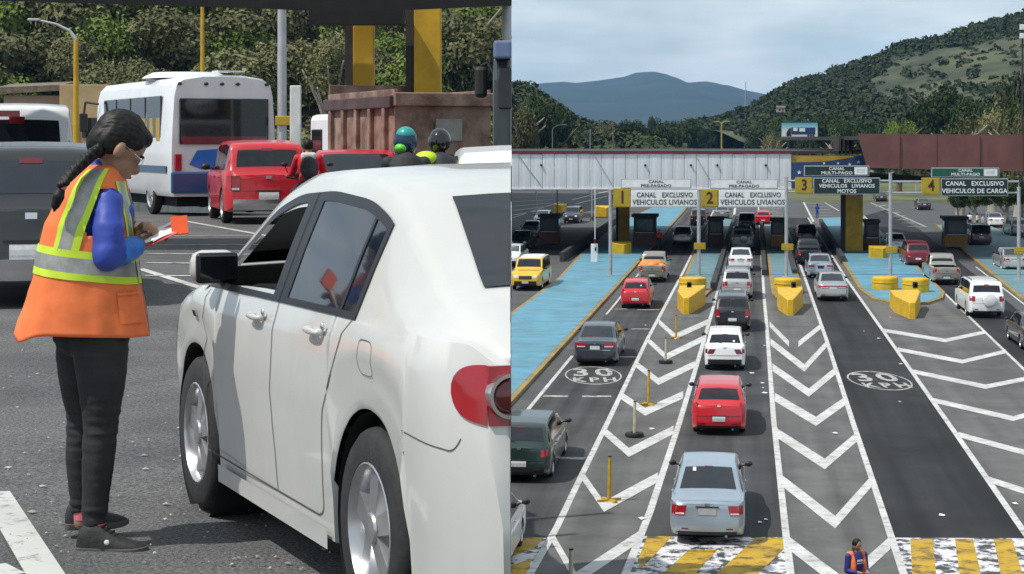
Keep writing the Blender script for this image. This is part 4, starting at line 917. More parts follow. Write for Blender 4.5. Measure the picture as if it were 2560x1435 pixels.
def trunk_mesh(seed, pale=False, limbs=6):
    rnd = random.Random(seed); mb = MB()
    mb.path([(0, 0, 0), (.02, .01, .25), (.0, .03, .5), (.03, 0, .72)], [.055, .042, .036, .02], 9)
    for k in range(limbs):
        a = k * 2.4 + rnd.uniform(-.4, .4); z = rnd.uniform(.28, .6); q = rnd.uniform(.22, .40)
        mb.path([(0, .02, z), (q * .5 * math.cos(a), q * .5 * math.sin(a), z + .14), (q * math.cos(a), q * math.sin(a), z + .26)], [.024, .016, .006], 6)
    me = mb.mesh('trunk', 50); me.materials.append(M['bark_pale' if pale else 'bark']); return me
TR = [trunk_mesh(1), trunk_mesh(2), trunk_mesh(3, True, 9)]
def tree(loc, w, h, label, kind=0, tone='d', name='broadleaf_tree', group=None, rz=None, base=.18, pale=False, cat='tree'):
    r = empty(name, loc, random.uniform(0, 6.28) if rz is None else rz, label, cat, group)
    src = {'d': CR, 'l': CRL, 'y': CRD}[tone][kind]
    t = link('trunk', TR[2 if pale else kind % 2], None, r); t.scale = (h * .8, h * .8, h * .95)
    c = link('crown', src, None, r, (0, 0, h * (base + (1 - base) * .5))); c.scale = (w * .5, w * .5, h * (1 - base) * .62)
    return r
# --- the far mountain
def ridge_sheet(prof, Y, depth, name, mat, base_z=0, rough=0, nx=220, ny=26, seed=0, foot=.0, curve=1.0):
    xs = np.linspace(prof[0][0], prof[-1][0], nx); rows = []
    for j in range(ny + 1):
        t = j / ny; row = []
        for px in xs:
            top = interp(px, prof); yy = Y - depth * (1 - t); x = (px - XC) / F * Y
            zc = zat(top, Y); z = base_z + (zc - base_z) * (t ** curve)
            nzv = noise.fractal(Vector((x / (rough * 60 + 1e-6), yy / (rough * 60 + 1e-6), seed)), 1, 2, 6) if rough else 0
            z += nzv * rough * (.35 + .65 * math.sin(math.pi * min(1, t * 1.0)) if t < 1 else .30)
            row.append((x * (1 - (1 - t) * foot), yy, z))
        rows.append(row)
    rows.append([(x, y + depth * .4, base_z) for x, y, z in rows[-1]])
    return tag(MB().grid(rows).obj(name, mat, None, 80), kind='structure')
M['mountain'] = pm('mountain_forest', (.010, .022, .014), .95, var=.3, scale=.004, coord='World', col2=(.020, .032, .018))
ridge_sheet([(1100, 262), (1250, 222), (1360, 207), (1410, 204), (1440, 207), (1500, 201), (1560, 193), (1590, 183), (1635, 180), (1665, 186), (1690, 200), (1720, 207), (1765, 204), (1790, 208), (1830, 221), (1870, 229), (1920, 240), (2000, 262), (2200, 300)], 7200, 3300, 'mountain', M['mountain'], -20, 26, 260, 24, 3.3, curve=.8)
M['hill'] = pm('hillside', (.022, .032, .012), .95, var=.35, scale=.03, coord='World', col2=(.072, .078, .032), lo=.40, hi=.62, detail=12, stretch=(1, .6, 2.5))
M['hill_wood'] = pm('wooded_slope', (.014, .022, .010), .95, var=.3, scale=.03, coord='World', col2=(.035, .045, .018))
RIDGE = [(1700, 300), (1790, 292), (1870, 262), (1925, 228), (1960, 208), (2000, 195), (2060, 178), (2120, 155), (2190, 128), (2245, 104), (2275, 96), (2340, 92), (2370, 76), (2420, 60), (2470, 46), (2520, 36), (2560, 26), (2700, -20), (2900, -80)]
RIDGE = [(a, b + 10) for a, b in RIDGE]
YR, DR = 900.0, 520.0
ridge_sheet(RIDGE, YR, DR, 'hill', M['hill'], 0, 9, 200, 40, 1.7, curve=.85)
LRIDGE = [(1200, 190), (1280, 226), (1310, 232), (1345, 250), (1385, 274), (1412, 300), (1425, 318), (1470, 330), (1510, 336), (1560, 344), (1640, 350)]
ridge_sheet(LRIDGE, 620, 240, 'hill_left', M['hill_wood'], 0, 4, 90, 20, 4.1, curve=.8)
# --- woods on the hills: one mass of crowns
def wood(name, label, pts, mat, quads, leaf, seed):
    rnd = random.Random(seed); vs = []; fs = []
    for (x, y, z, w, h) in pts:
        for k in range(quads):
            d = Vector((rnd.gauss(0, 1), rnd.gauss(0, 1), rnd.gauss(0, 1))).normalized(); d.z = abs(d.z) * .9 + .0 if rnd.random() < .8 else d.z
            p = Vector((x, y, z + h * .45)) + Vector((d.x * w * .5, d.y * w * .5, d.z * h * .55)) * rnd.uniform(.6, 1.05)
            nd = (d + Vector((rnd.gauss(0, .45), rnd.gauss(0, .45), rnd.gauss(0, .45)))).normalized(); q = nd.to_track_quat('Z', 'Y'); s = leaf * w * rnd.uniform(.6, 1.4); ro = rnd.uniform(0, 3)
            b = len(vs)
            for i in range(4):
                a = ro + i * 1.5708; vs.append(p + q @ Vector((s * math.cos(a), s * math.sin(a), 0)))
            fs.append((b, b + 1, b + 2, b + 3))
    me = bpy.data.meshes.new(name); me.from_pydata([tuple(v) for v in vs], [], fs); me.update()
    return tag(link(name, me, mat), label, 'wood', kind='stuff')
rnd = random.Random(5)
def slope_pt(prof, Y, depth, px, t, curve, base=0):
    return ((px - XC) / F * Y, Y - depth * (1 - t), base + (zat(interp(px, prof), Y) - base) * t ** curve)
pts = []
for i in range(9000):                               # the right-hand hill: dense along the ridge and the foot, open grass between
    px = rnd.uniform(1720, 2620); t = rnd.random()
    x, y, z = slope_pt(RIDGE, YR, DR, px, t, .85)
    band = noise.noise(Vector((x / 70, z / 26, 9.1))) + .5 * noise.noise(Vector((x / 25, z / 10, 2.0)))
    u = (px - 1900) / 660
    open_ = -.42 + 1.25 * math.exp(-((t - (.62 - .06 * u)) / .22) ** 2) * max(0, min(1, u * 2.2))
    if band < open_ and rnd.random() > .13: continue
    w = rnd.uniform(2.4, 5.6); pts.append((x, y, z - .5, w, w * rnd.uniform(.4, .7)))
wood('hill_wood', 'dark scrub wood covering the steep right-hand hill', pts, M['leaf_far'], 22, .14, 21)
pts = []
for i in range(1500):
    px = rnd.uniform(1195, 1600); t = rnd.random(); x, y, z = slope_pt(LRIDGE, 620, 240, px, t, .8)
    w = rnd.uniform(3, 6.5); pts.append((x, y, z - 1.0, w, w * rnd.uniform(.7, 1.0)))
wood('hill_wood', 'dark wood covering the hill at the left of the valley', pts, M['leaf_far'], 46, .10, 22)
# --- trees one can tell apart, between the plaza and the hills
TREES = [  # px centre, py foot, py top, px width, distance, kind, tone, label
 (1345, 372, 205, 150, 420, 1, 'd', 'tall dark tree at the left end of the valley trees'), (1300, 378, 232, 120, 390, 0, 'y', 'olive tree low in front of the left hill'), (1398, 372, 236, 95, 430, 1, 'd', 'dark rounded tree on the right of the left hill'),
 (1455, 372, 290, 80, 520, 0, 'd', 'low dark tree left of the road gap'), (1505, 372, 300, 70, 500, 3, 'y', 'thin olive tree beside the tall lamp post'), (1578, 372, 278, 100, 560, 0, 'd', 'rounded green tree at the left of the central pair'), (1560, 372, 290, 60, 600, 1, 'd', 'small dark tree behind the central pair'),
 (1692, 372, 268, 135, 600, 2, 'd', 'broad umbrella-shaped dark tree in the middle of the valley'), (1635, 372, 272, 60, 640, 1, 'd', 'slim dark tree left of the umbrella-shaped tree'), (1775, 366, 298, 66, 760, 0, 'd', 'dark tree right of the umbrella-shaped tree'),
 (1835, 362, 290, 90, 880, 0, 'd', 'dark tree beyond the yellow lamp post'), (1905, 370, 288, 110, 620, 1, 'd', 'dark tree left of the billboard'), (1965, 372, 268, 110, 560, 0, 'd', 'dark tree behind the billboard'), (1930, 374, 318, 60, 420, 3, 'y', 'small bush-like tree at the left foot of the billboard'),
 (2050, 372, 262, 130, 520, 1, 'd', 'dark tree right of the billboard'), (2125, 372, 270, 110, 480, 0, 'd', 'dark tree behind the louvres'), (2245, 360, 271, 92, 330, 0, 'l', 'bright green rounded tree above the maroon hoarding'), (2095, 372, 318, 70, 350, 3, 'y', 'dry bush beside the louvres'),
 (2350, 372, 176, 190, 340, 1, 'd', 'large dark tree above the maroon hoarding'), (2440, 372, 205, 170, 320, 0, 'd', 'large dark tree right of the tallest one'), (2535, 372, 140, 160, 300, 1, 'd', 'tallest dark tree at the right edge'), (2480, 380, 240, 150, 260, 3, 'y', 'dry open tree with pale branches at the right'), (2290, 372, 262, 110, 380, 0, 'd', 'dark tree between the bright green tree and the large one'), (2190, 372, 285, 90, 400, 1, 'd', 'dark tree left of the bright green tree'), (2400, 380, 262, 120, 250, 3, 'y', 'dry thin tree above the hoarding'), (2545, 380, 255, 110, 240, 3, 'y', 'dry thin tree at the right edge')]
for px, pb, pt, wpx, Y, k, tone, lb in TREES:
    x = (px - XC) / F * Y; h = zat(pt, Y); tree((x, Y, 0), wpx / F * Y, h, lb, k, tone, group='valley trees', base=.12, pale=(tone == 'y'))
# trees under the right-hand signs, close behind the booths
for px, Y, wpx, pt, lb in ((2440, 215, 110, 470, 'shady tree behind the lane 4 sign'), (2520, 205, 120, 452, 'shady tree at the right edge behind the booths'), (2395, 225, 60, 490, 'small shady tree beside the black car')):
    tree(((px - XC) / F * Y, Y, 0), wpx / F * Y, zat(pt, Y) + 1.2, lb, 0, 'd', group='trees behind the booths', base=.25, pale=True)
# bank of pale earth behind them
M['bank'] = pm('pale_bank', (.16, .145, .10), .95, var=.3, scale=.2, coord='World')
b = MB(); rows = []
for j in range(8):
    rows.append([(66 + i * 4.5 + j * 1.2, 372 + j * 13, .03 + (j / 7) ** .8 * 6.5 * min(1, i / 4)) for i in range(16)])
tag(b.grid(rows).obj('earth_bank', M['bank'], None, 60), kind='structure')
# ------------------------------------------------------------------ far street furniture
M['lamp_yellow'] = pm('lamp_post_yellow', (.34, .30, .05), .6, var=.15)
def lamp_post(loc, h, arms, label, mat, arm=2.2, r=.14):
    e = empty('lamp_post', loc, 0, label, 'lamp post'); MB().tube((0, 0, 0), (0, 0, h), r, r * .7, 10).obj('pole', mat, e)
    for a in arms:
        MB().path([(0, 0, h - .1), (a * arm * .5, 0, h + .45), (a * arm, 0, h + .55)], [r * .55] * 3).obj('arm', mat, e); MB().box((a * (arm + .3), 0, h + .55), (.8, .3, .16)).obj('lamp_head', M['steel'], e, None, .03)
p = at(1804, 366, 600); lamp_post((p.x, 600, 0), zat(308, 600), (1, -1), 'yellow double-armed lamp post standing in the far road', M['lamp_yellow'], 1.7, .30)
for px, Y, pt, a, lb, mt in ((1381, 330, 320, (1,), 'grey lamp post in front of the left hill', 'steel'), (1475, 330, 322, (), 'slim grey post left of the central trees', 'steel'), (1533, 320, 308, (), 'brown wooden pole left of the rounded green tree', 'bark'), (1806, 900, 330, (), 'slim pale post on the far road', 'steel')):
    if a: lamp_post(((px - XC) / F * Y, Y, 0), zat(pt, Y), a, lb, M[mt], 1.7, .10)
    else: e = empty('slim_post', ((px - XC) / F * Y, Y, 0), 0, lb, 'post'); MB().tube((0, 0, 0), (0, 0, zat(pt, Y)), .13, .10).obj('pole', M[mt], e); MB().box((0, 0, zat(pt, Y) - .3), (.5, .12, .10)).obj('crosspiece', M[mt], e, None)
e = empty('radio_mast', ((1864 - XC) / F * 900, 900, 0), 0, 'slender lattice radio mast on the ridge in the valley gap', 'mast')
zt_ = zat(205, 900)
for k in range(3):
    a = k * 2.094; MB().tube((1.2 * math.cos(a), 1.2 * math.sin(a), 0), (.15 * math.cos(a), .15 * math.sin(a), zt_), .12, .08, 6).obj('leg', M['steel'], e)
for k in range(9): MB().lathe([(1.2 - 1.0 * k / 9, zt_ * k / 9), (1.25 - 1.0 * k / 9, zt_ * k / 9 + .3)], 3).obj('brace', M['steel'], e, None)
# billboard with a lorry on it
YBB = 400.0
bb = empty('billboard', ((1999 - XC) / F * YBB, YBB, 0), 0, 'billboard with a lorry picture on the right of the far road', 'billboard')
bw, z0, z1 = 90 / F * YBB, zat(346, YBB), zat(307, YBB); bh = z1 - z0
m_, t_, b_ = new_mat('billboard_sky'); gr = t_.nodes.new('ShaderNodeTexGradient'); tcx = t_.nodes.new('ShaderNodeTexCoord'); mpx = t_.nodes.new('ShaderNodeMapping'); rpx = t_.nodes.new('ShaderNodeValToRGB')
mpx.inputs['Rotation'].default_value = (0, R(90), 0); t_.links.new(tcx.outputs['Generated'], mpx.inputs['Vector']); t_.links.new(mpx.outputs[0], gr.inputs['Vector']); t_.links.new(gr.outputs['Fac'], rpx.inputs['Fac']); t_.links.new(rpx.outputs[0], b_.inputs['Base Color'])
rpx.color_ramp.elements[0].color = (.62, .66, .70, 1); rpx.color_ramp.elements[1].color = (.03, .36, .48, 1); rpx.color_ramp.elements[0].position = .45; b_.inputs['Roughness'].default_value = .5
MB().box((0, .3, (z0 + z1) / 2), (bw + .3, .5, bh + .3)).obj('frame', M['dark_metal'], bb, None); MB().box((0, 0, (z0 + z1) / 2), (bw, .06, bh)).obj('poster', m_, bb, None)
MB().box((0, -.05, z0 + bh * .07), (bw * .98, .03, bh * .14)).obj('poster_road', M['concrete'], bb, None)
pr = pm('poster_navy', (.012, .035, .13), .5); MB().box((bw * .10, -.06, z0 + bh * .48), (bw * .66, .03, bh * .44)).obj('poster_trailer', pr, bb, None); MB().box((bw * .07, -.08, z0 + bh * .55), (bw * .16, .02, bh * .22)).obj('poster_panel', M['white_paint'], bb, None); MB().box((-bw * .12, -.08, z0 + bh * .58), (bw * .12, .02, bh * .2)).obj('poster_panel', M['sign_white'], bb, None)
MB().add([(-bw * .37, -.06, z0 + bh * .16), (-bw * .24, -.06, z0 + bh * .16), (-bw * .24, -.06, z0 + bh * .66), (-bw * .29, -.06, z0 + bh * .66), (-bw * .37, -.06, z0 + bh * .36)], [(0, 1, 2, 3, 4)]).obj('poster_cab', M['black'], bb, None)
for k in (-.33, -.26, .24, .31, .38): MB().lathe([(.001, 0), (bh * .07, 0)], 14, 'Y', (bw * k, -.09, z0 + bh * .19)).obj('poster_wheel', M['rubber'], bb, None)
for sx in (-.3, .3): MB().tube((bw * sx, .3, 0), (bw * sx, .3, z0), .22).obj('leg', M['dark_metal'], bb)
M['verge'] = pm('verge_grass', (.075, .095, .030), .95, var=.3, scale=.1, coord='World', col2=(.14, .14, .06))
tag(MB().grid([[(44 + i * 5, 300 + j * 25, .03 + .5 * j * min(1, i / 3)) for i in range(12)] for j in range(6)]).obj('grass_bank', M['verge'], None, 60), kind='structure')
# small house on the slope and a lit lamp cluster at the right edge
hs = empty('hill_house', slope_pt(RIDGE, 640, 10, 1950, 1, 1)[:2] + (0,), 0, 'small pale house among the trees on the lower slope', 'house')
hs.scale = (.6, .6, .6); hs.location = ((1952 - XC) / F * 640, 640, zat(276, 640)); MB().box((0, 0, .3), (4.2, 3, 2.6)).obj('wall', M['concrete'], hs, None); MB().add([(-2.4, -1.8, 1.5), (2.4, -1.8, 1.5), (2.4, 1.8, 1.5), (-2.4, 1.8, 1.5), (-2.4, 0, 2.5), (2.4, 0, 2.5)], [(0, 1, 5, 4), (3, 4, 5, 2), (0, 4, 3), (1, 2, 5)]).obj('roof', M['bark'], hs, None); MB().box((-.9, -1.52, .3), (.8, .06, .9)).obj('window', M['glass'], hs, None); MB().box((.9, -1.52, .1), (.8, .06, 1.6)).obj('door', M['bark'], hs, None)
fl = empty('floodlight_mast', ((2556 - XC) / F * 230, 230, 0), 0, 'floodlight mast with two white lamps at the upper right edge', 'mast')
MB().tube((0, 0, 0), (0, 0, zat(60, 230)), .14, .1).obj('pole', M['dark_metal'], fl)
for py in (68, 90): MB().box((0, -.2, zat(py, 230)), (.7, .25, .62)).obj('lamp', M['white_paint'], fl, None, .05)
# ------------------------------------------------------------------ the upper road on its embankment, at the left
out = [(-75, 2), (-.02, 2), (-.02, 40.4), (-3.9, 40.4), (-3.9, 46.5), (-12, 50), (-12, 150), (-75, 150)]
mb = MB(); n = len(out); mb.add([(x, y, lz(y)) for x, y in out], [tuple(range(n))])
MW = MB(); MW.add([(x, y, lz(y)) for x, y in out] + [(x, y, .01) for x, y in out], [(i, (i + 1) % n, n + (i + 1) % n, n + i) for i in range(n)]); tag(MW.obj('retaining_wall', M['concrete'], None, None), 'tall concrete retaining wall under the upper road', 'wall')
tag(mb.obj('upper_road', M['asphalt_left'], None, None), kind='structure')
def lline(a, b, wa, wb, dz=.008, mat='white_line_left', name='road_line'):
    p, q = lp(*a), lp(*b); d = (q - p); d.z = 0; d.normalize(); nn = Vector((d.y, -d.x, 0))
    v = [p - nn * wa, p + nn * wa, q + nn * wb, q - nn * wb]
    tag(MB().add([(t.x, t.y, lz(t.y) + dz) for t in v], [(0, 1, 2, 3)]).obj(name, M[mat], None, None), kind='structure')
for a, b in (((372, 590), (700, 589)), ((372, 614), (690, 612)), ((366, 635), (650, 637)), ((366, 658), (560, 660)), ((366, 690), (500, 691))): lline(a, b, .10, .10, mat='white_thin')
lline((455, 552), (700, 596), .06, .06); lline((350, 673), (600, 752), .06, .06)
lline((-14, 1235), (125, 1460), .065, .065, .010); lline((-20, 1420), (30, 1445), .05, .05, .012)
mb = MB(); rnd = random.Random(3)
for i in range(170):                                  # grit and scraps on the near asphalt
    px, py = rnd.uniform(0, 860), 860 + 575 * rnd.random() ** .8; p = lp(px, py); s = rnd.uniform(.003, .009); a = rnd.uniform(0, 3)
    if rnd.random() < .1: s *= 2
    mb.add([(p.x + s * math.cos(a + k * 1.57) * 1.3, p.y + s * math.sin(a + k * 1.57), p.z + .006 + .004 * (k % 2)) for k in range(4)] + [(p.x, p.y, p.z + .014)], [(0, 1, 4), (1, 2, 4), (2, 3, 4), (3, 0, 4)])
tag(mb.obj('grit', pm('grit', (.32, .31, .30), .9, var=.3), None, None), 'pale grit and scraps on the asphalt round the woman', 'grit', kind='stuff')
# ------------------------------------------------------------------ dark gantry with yellow columns
gy = 38.0
gt = empty('gantry', (-3, gy, lz(gy)), 0, 'dark gantry roof on two yellow columns along the top of the road', 'gantry')
def gl(px, py, Y): p = at(px, py, Y); return Vector((p.x + 3, Y - gy, p.z - lz(gy)))
mb = MB(); rows = []
for Y in (29.0, 32.6):
    rows.append([gl(px, py, Y) for px, py in ((-200, -2), (0, 2), (660, 22), (860, 30), (1000, 26), (1279, 14))])
top = [[v + Vector((0, 0, 1.3)) for v in r] for r in rows]
mb.grid([rows[0], rows[1]]); mb.grid([top[0], top[1]]); mb.grid([rows[0], top[0]]); mb.grid([rows[1], top[1]]); mb.obj('roof_beam', M['matte_black'], gt, None)
mb = MB(); a, b = gl(775, 20, 39.4), gl(1010, 62, 39.4); mb.box((a + b) / 2, (b.x - a.x, .5, a.z - b.z)); mb.obj('cross_beam', M['matte_black'], gt, None)
for px0, px1, Y, m in ((1036, 1103, 39.9, 'yellow_dark'), (884, 936, 40.1, 'yellow_dark')):
    a, b = gl(px0, 10, Y), gl(px1, 10, Y); w = b.x - a.x; zb_ = lz(Y) - lz(gy)
    MB().box(((a.x + b.x) / 2, Y - gy, (a.z + zb_) / 2), (w, w * .8, a.z - zb_)).obj('column', M[m], gt, None, .02)
    MB().box((a.x - .09, Y - gy + .1, (a.z + zb_) / 2), (.16, w * .6, a.z - zb_)).obj('column_flange', M['dark_metal'], gt, None)
# ------------------------------------------------------------------ poles
def lpole(px, Y, pt, r, label, mat='steel', name='steel_pole', plate=None):
    e = empty(name, lay(px, Y), 0, label, 'pole'); z = zat(pt, Y) - lz(Y)
    MB().tube((0, 0, 0), (0, 0, z), r, r * .9, 14).obj('shaft', M[mat], e); MB().lathe([(r * 2.2, 0), (r * 2.2, .05), (r, .06)], 16).obj('base', M[mat], e)
    if plate: zz = zat(plate, Y) - lz(Y); MB().box((.04, -.13, zz), (.36, .03, .22)).obj('yellow_plate', M['gold'], e, None, .02)
lpole(705, 46, -60, .11, 'grey steel pole right of the bus with a small yellow plate', plate=302)
lpole(1267, 30, -60, .075, 'thin grey steel pole at the edge above the white car')
e = empty('marker_post', lay(739, 44), 0, 'short broad white marker post beside the dump truck', 'post'); z = zat(214, 44) - lz(44); MB().box((0, 0, z / 2), (.24, .12, z)).obj('board', pm('pale_board', (.62, .68, .66), .5), e, None, .02); MB().box((0, 0, .05), (.5, .4, .1)).obj('foot', M['concrete'], e, None)
for px, Y, pt, arm, lb in ((190, 100, 100, -1, 'yellow lamp post with a raised arm behind the beige building'), (506, 130, 18, 0, 'tall yellow lamp post behind the bus')):
    z = zat(pt, Y) - lz(Y); e = empty('lamp_post', lay(px, Y), 0, lb, 'lamp post'); MB().tube((0, 0, 0), (0, 0, z), .17, .12, 10).obj('pole', M['yellow_dark'], e)
    if arm: MB().path([(0, 0, z), (-.3, 0, z + .45), (-1.0, 0, z + .8), (-1.9, 0, z + 1.0)], [.10, .08, .06, .05]).obj('arm', M['steel'], e); MB().box((-2.1, 0, z + 1.02), (.6, .25, .12)).obj('lamp_head', M['steel'], e, None, .03)
    else: MB().path([(0, 0, z), (0, 0, z + 1.5)], [.12, .1]).obj('arm', M['yellow_dark'], e)
# ------------------------------------------------------------------ beige roadside building
Y = 104.0; c = lay(150, Y); bd = empty('roadside_building', c, .06, 'low beige roadside building with a brown roof', 'building')
M['beige_wall'] = pm('beige_wall', (.46, .33, .17), .85, var=.15, scale=.8, bump=.2); M['pink_wall'] = pm('pink_wall', (.42, .30, .23), .85, var=.15, scale=.8)
zt_ = zat(214, Y) - lz(Y)
MB().box((1.55, 0, zt_ / 2), (2.5, 4, zt_)).obj('wall', M['beige_wall'], bd, None, .03); MB().box((-1.2, .6, zt_ * .45), (3.0, 3, zt_ * .88)).obj('side_wall', M['pink_wall'], bd, None)
MB().add([(-3.0, -1.6, zt_ * .9), (.4, -1.6, zt_ * .94), (.4, 2.4, zt_ * 1.0), (-3.0, 2.4, zt_ * .96), (-3.0, -1.6, zt_ * .97), (.4, -1.6, zt_ * 1.0), (.4, 2.4, zt_ * 1.06), (-3.0, 2.4, zt_ * 1.03)], [(0, 1, 2, 3), (4, 5, 6, 7), (0, 1, 5, 4), (1, 2, 6, 5), (2, 3, 7, 6), (3, 0, 4, 7)]).obj('roof', M['bark'], bd, None)
MB().box((1.9, -2.02, zt_ * .55), (.9, .06, 1.0)).obj('window', M['glass'], bd, None); MB().box((.9, -2.02, zt_ * .30), (.8, .06, zt_ * .55)).obj('door', M['yellow_dark'], bd, None); MB().box((-1.4, -.92, zt_ * .5), (1.0, .06, .7)).obj('window', M['glass'], bd, None)
# ------------------------------------------------------------------ white and blue bus
M['bus_white'] = paint('bus_white', (.70, .71, .72)); M['bus_blue'] = paint('bus_blue', (.012, .075, .19)); M['bus_bright'] = paint('bus_bright_blue', (.006, .15, .52)); M['bus_yellow'] = pm('bus_seat_yellow', (.40, .25, .02), .5)
BA = math.atan2(6.5, -2.9); Yb = 45.5
cR = lay(560, Yb + .3)
bus = empty('minibus', cR, BA, 'white and blue minibus seen from behind, with a roof pod', 'bus')
bw_, bl, bh_ = 2.42, 7.2, 3.02; bus.scale = (1.06, 1.06, 1.07)
def busprof(x):      # half-width section ring at x from the tail
    k = min(1, x / .35); e = 1 - .05 * (1 - k) ** 2
    w = bw_ / 2 * e
    return [(w * .94, .42), (w, .55), (w, 1.35), (w * .985, 1.9), (w * .95, 2.55), (w * .90, 2.80), (w * .78, 2.95 - .05 * (1 - k)), (w * .4, 3.02 - .05 * (1 - k)), (0, 3.03 - .05 * (1 - k))]
xs = [0, .05, .15, .35, 1.2, 1.55, 2.0, 3.5, 5.0, 6.3, 6.9, 7.2]
rows = []
for x in xs:
    s = busprof(x); rows.append([(x, y, z) for y, z in s] + [(x, -y, z) for y, z in s[::-1][1:]])
mb = MB().grid(rows); k = len(rows[0]); mb.add(rows[0], [tuple(range(k))]); mb.add(rows[-1], [tuple(range(k))]); mb.obj('body', M['bus_white'], bus, 30)
MB().box((bl / 2, 0, .45), (bl - .5, bw_ * .8, .5)).obj('underbody', M['matte_black'], bus, None)
MB().box((-.03, 0, 2.02), (.05, 1.98, .98)).obj('rear_window', M['glass'], bus, None, .05)
MB().box((-.062, 0, 1.62), (.012, 1.9, .16)).obj('red_rear_strip', M['red_lamp_dark'], bus, None)
MB().box((-.05, 0, .72), (.10, 2.36, .46)).obj('bumper', M['bus_blue'], bus, None, .04)
mb = MB(); v = [(-.45, 1.40), (.10, 1.44), (.25, 1.30), (.62, 1.36), (.78, 1.46), (.82, 1.30), (.60, .96), (.42, .96), (.30, 1.0), (-.35, 1.0), (-.62, 1.1)]
mb.add([(-.012, -y + .15, z) for y, z in v], [tuple(range(len(v)))]); mb.obj('blue_graphic', M['bus_bright'], bus, None)
for y in (-.95, -.3, .05, .4, .98): MB().ell((-.03, y, 2.82), (.03, .05, .035)).obj('marker_light', M['black'], bus)
for sd in (1, -1): MB().box((-.04, sd * 1.02, 1.15), (.05, .16, .36)).obj('tail_light', M['red_lamp'], bus, None, .02)
MB().box((.35, -.2, 3.10), (.5, .6, .03)).obj('roof_hatch', M['bus_white'], bus, None)
MB().lathe([(.001, .16), (.75, .14), (.95, .05), (1.0, 0)], 24, 'Z', (2.6, .15, 3.0)).obj('roof_pod', M['bus_white'], bus, 60)
for i in range(4):
    x0_ = .75 + i * 1.42; MB().box((x0_ + .66, bw_ / 2 * .975, 2.12), (1.30, .05, .92)).obj('side_window', M['glass'], bus, None, .04); MB().box((x0_ + .66, -bw_ / 2 * .975, 2.12), (1.30, .05, .92)).obj('side_window', M['glass'], bus, None, .04)
for x in (1.0, 1.6, 2.3): MB().box((x, bw_ / 2 * .985, 1.85), (.32, .03, .5)).obj('yellow_seat_panel', M['bus_yellow'], bus, None)
MB().box((3.4, bw_ / 2 + .012, 1.0), (6.4, .02, .14)).obj('side_stripe', M['bus_blue'], bus, None)
MB().path([(6.9, bw_ / 2, 2.5), (7.2, bw_ / 2 + .25, 2.55), (7.2, bw_ / 2 + .3, 2.2)], [.03] * 3).obj('mirror_arm', M['black'], bus); MB().box((7.2, bw_ / 2 + .3, 2.05), (.1, .2, .45)).obj('wing_mirror', M['black'], bus, None, .03)
class _h: pass
hb = _h(); hb.r = .42; hb.W = bw_; hb.xr = 1.75; hb.xf = 5.7; add_wheels(bus, hb, 0, .02)
# ------------------------------------------------------------------ traffic on the upper road
LA = math.atan2(1.0, -.42)
def lc(typ, col, px, Y, label, ang=None, **k):
    return car(typ, col, lay(px, Y), LA if ang is None else ang, label, **k)
lc('suv', red, 672, 40.4, 'red utility vehicle behind the rider in the red and white shirt', over=dict(H=1.70, W=1.76), lamps=(.66, .86, .40, .58, 0), rear_bumper=M['chrome'], ang=R(104))
lc('sedan', pc('crimson', (.55, .012, .040)), 898, 33.5, 'crimson car whose roof shows over the white sedan', ang=R(97), over=dict(H=1.50), minimal=True)
charcoal = pc('charcoal', (.030, .031, .034), .2, .25)
lc('suv', charcoal, 78, 18.8, 'charcoal utility vehicle close behind the woman at the left edge', ang=R(103.5), over=dict(H=1.56, W=1.74, belt=.60), rear_bumper=M['chrome'], glass='glass_blue', lamps=(.74, .88, .42, .56, 0), rails=False)
r_, h_ = lc('offroad', white, 42, 33, 'white van with a red top light behind the charcoal vehicle', ang=R(103.5), over=dict(H=2.28, W=1.95, wr=.86, belt=.60))
MB().box((.02 - h_.L / 2, .25, 2.10), (.06, .6, .10)).obj('top_brake_light', M['red_lamp'], r_, None)
r_, h_ = lc('suv', white, 1370, 17, 'white van corner showing beside the white sedan roof', ang=R(93), over=dict(H=1.52), minimal=True, mirrors=False); cut_x(r_, fill=False); close_cut(r_, white)
# ------------------------------------------------------------------ rusty dump truck
M['rust'] = pm('rusty_steel', (.21, .115, .085), .8, var=.3, scale=2.2, bump=.3, col2=(.34, .23, .185)); M['rust_dark'] = pm('rusty_steel_dark', (.075, .045, .045), .8, var=.35, scale=2)
Yt = 35.5; cT = lay(1108, Yt); tk = empty('dump_truck', cT, R(110), 'rusty brown dump truck with a ribbed steel bed', 'truck')
tw, tl = 1.74, 4.6; z0 = zat(418, Yt) - lz(Yt); z1 = zat(232, Yt) - lz(Yt)
mb = MB(); th = .06
mb.box((.03, 0, (z0 + z1) / 2), (th, tw, z1 - z0)); 
for sd in (1, -1): mb.box((tl / 2, sd * tw / 2, (z0 + z1) / 2 + .03), (tl, th, z1 - z0 + .06))
mb.box((tl, 0, (z0 + z1) / 2 + .1), (th, tw, z1 - z0 + .3)); mb.box((tl / 2, 0, z0), (tl, tw, .08)); mb.obj('bed', M['rust'], tk, None, .01)
for i in range(5):
    for sd in (1, -1): MB().box((.45 + i * .93, sd * (tw / 2 + .07), (z0 + z1) / 2 - .1), (.16, .10, (z1 - z0) * .78)).obj('rib', M['rust'], tk, None, .02)
for sd in (1, -1): MB().box((tl / 2, sd * (tw / 2 + .06), z1 - .16), (tl, .14, .22)).obj('top_rail', M['rust_dark'], tk, None, .02)
MB().box((-.05, 0, z1 - .12), (.14, tw + .1, .24)).obj('tailgate_rail', M['rust'], tk, None, .02); MB().box((-.03, 0, z0 + .12), (.08, tw + .06, .2)).obj('tailgate_foot', M['rust_dark'], tk, None, .02)
MB().box((-.02, -.1, (z0 + z1) / 2), (.04, .5, .4)).obj('tailgate_patch', M['concrete'], tk, None, .02)
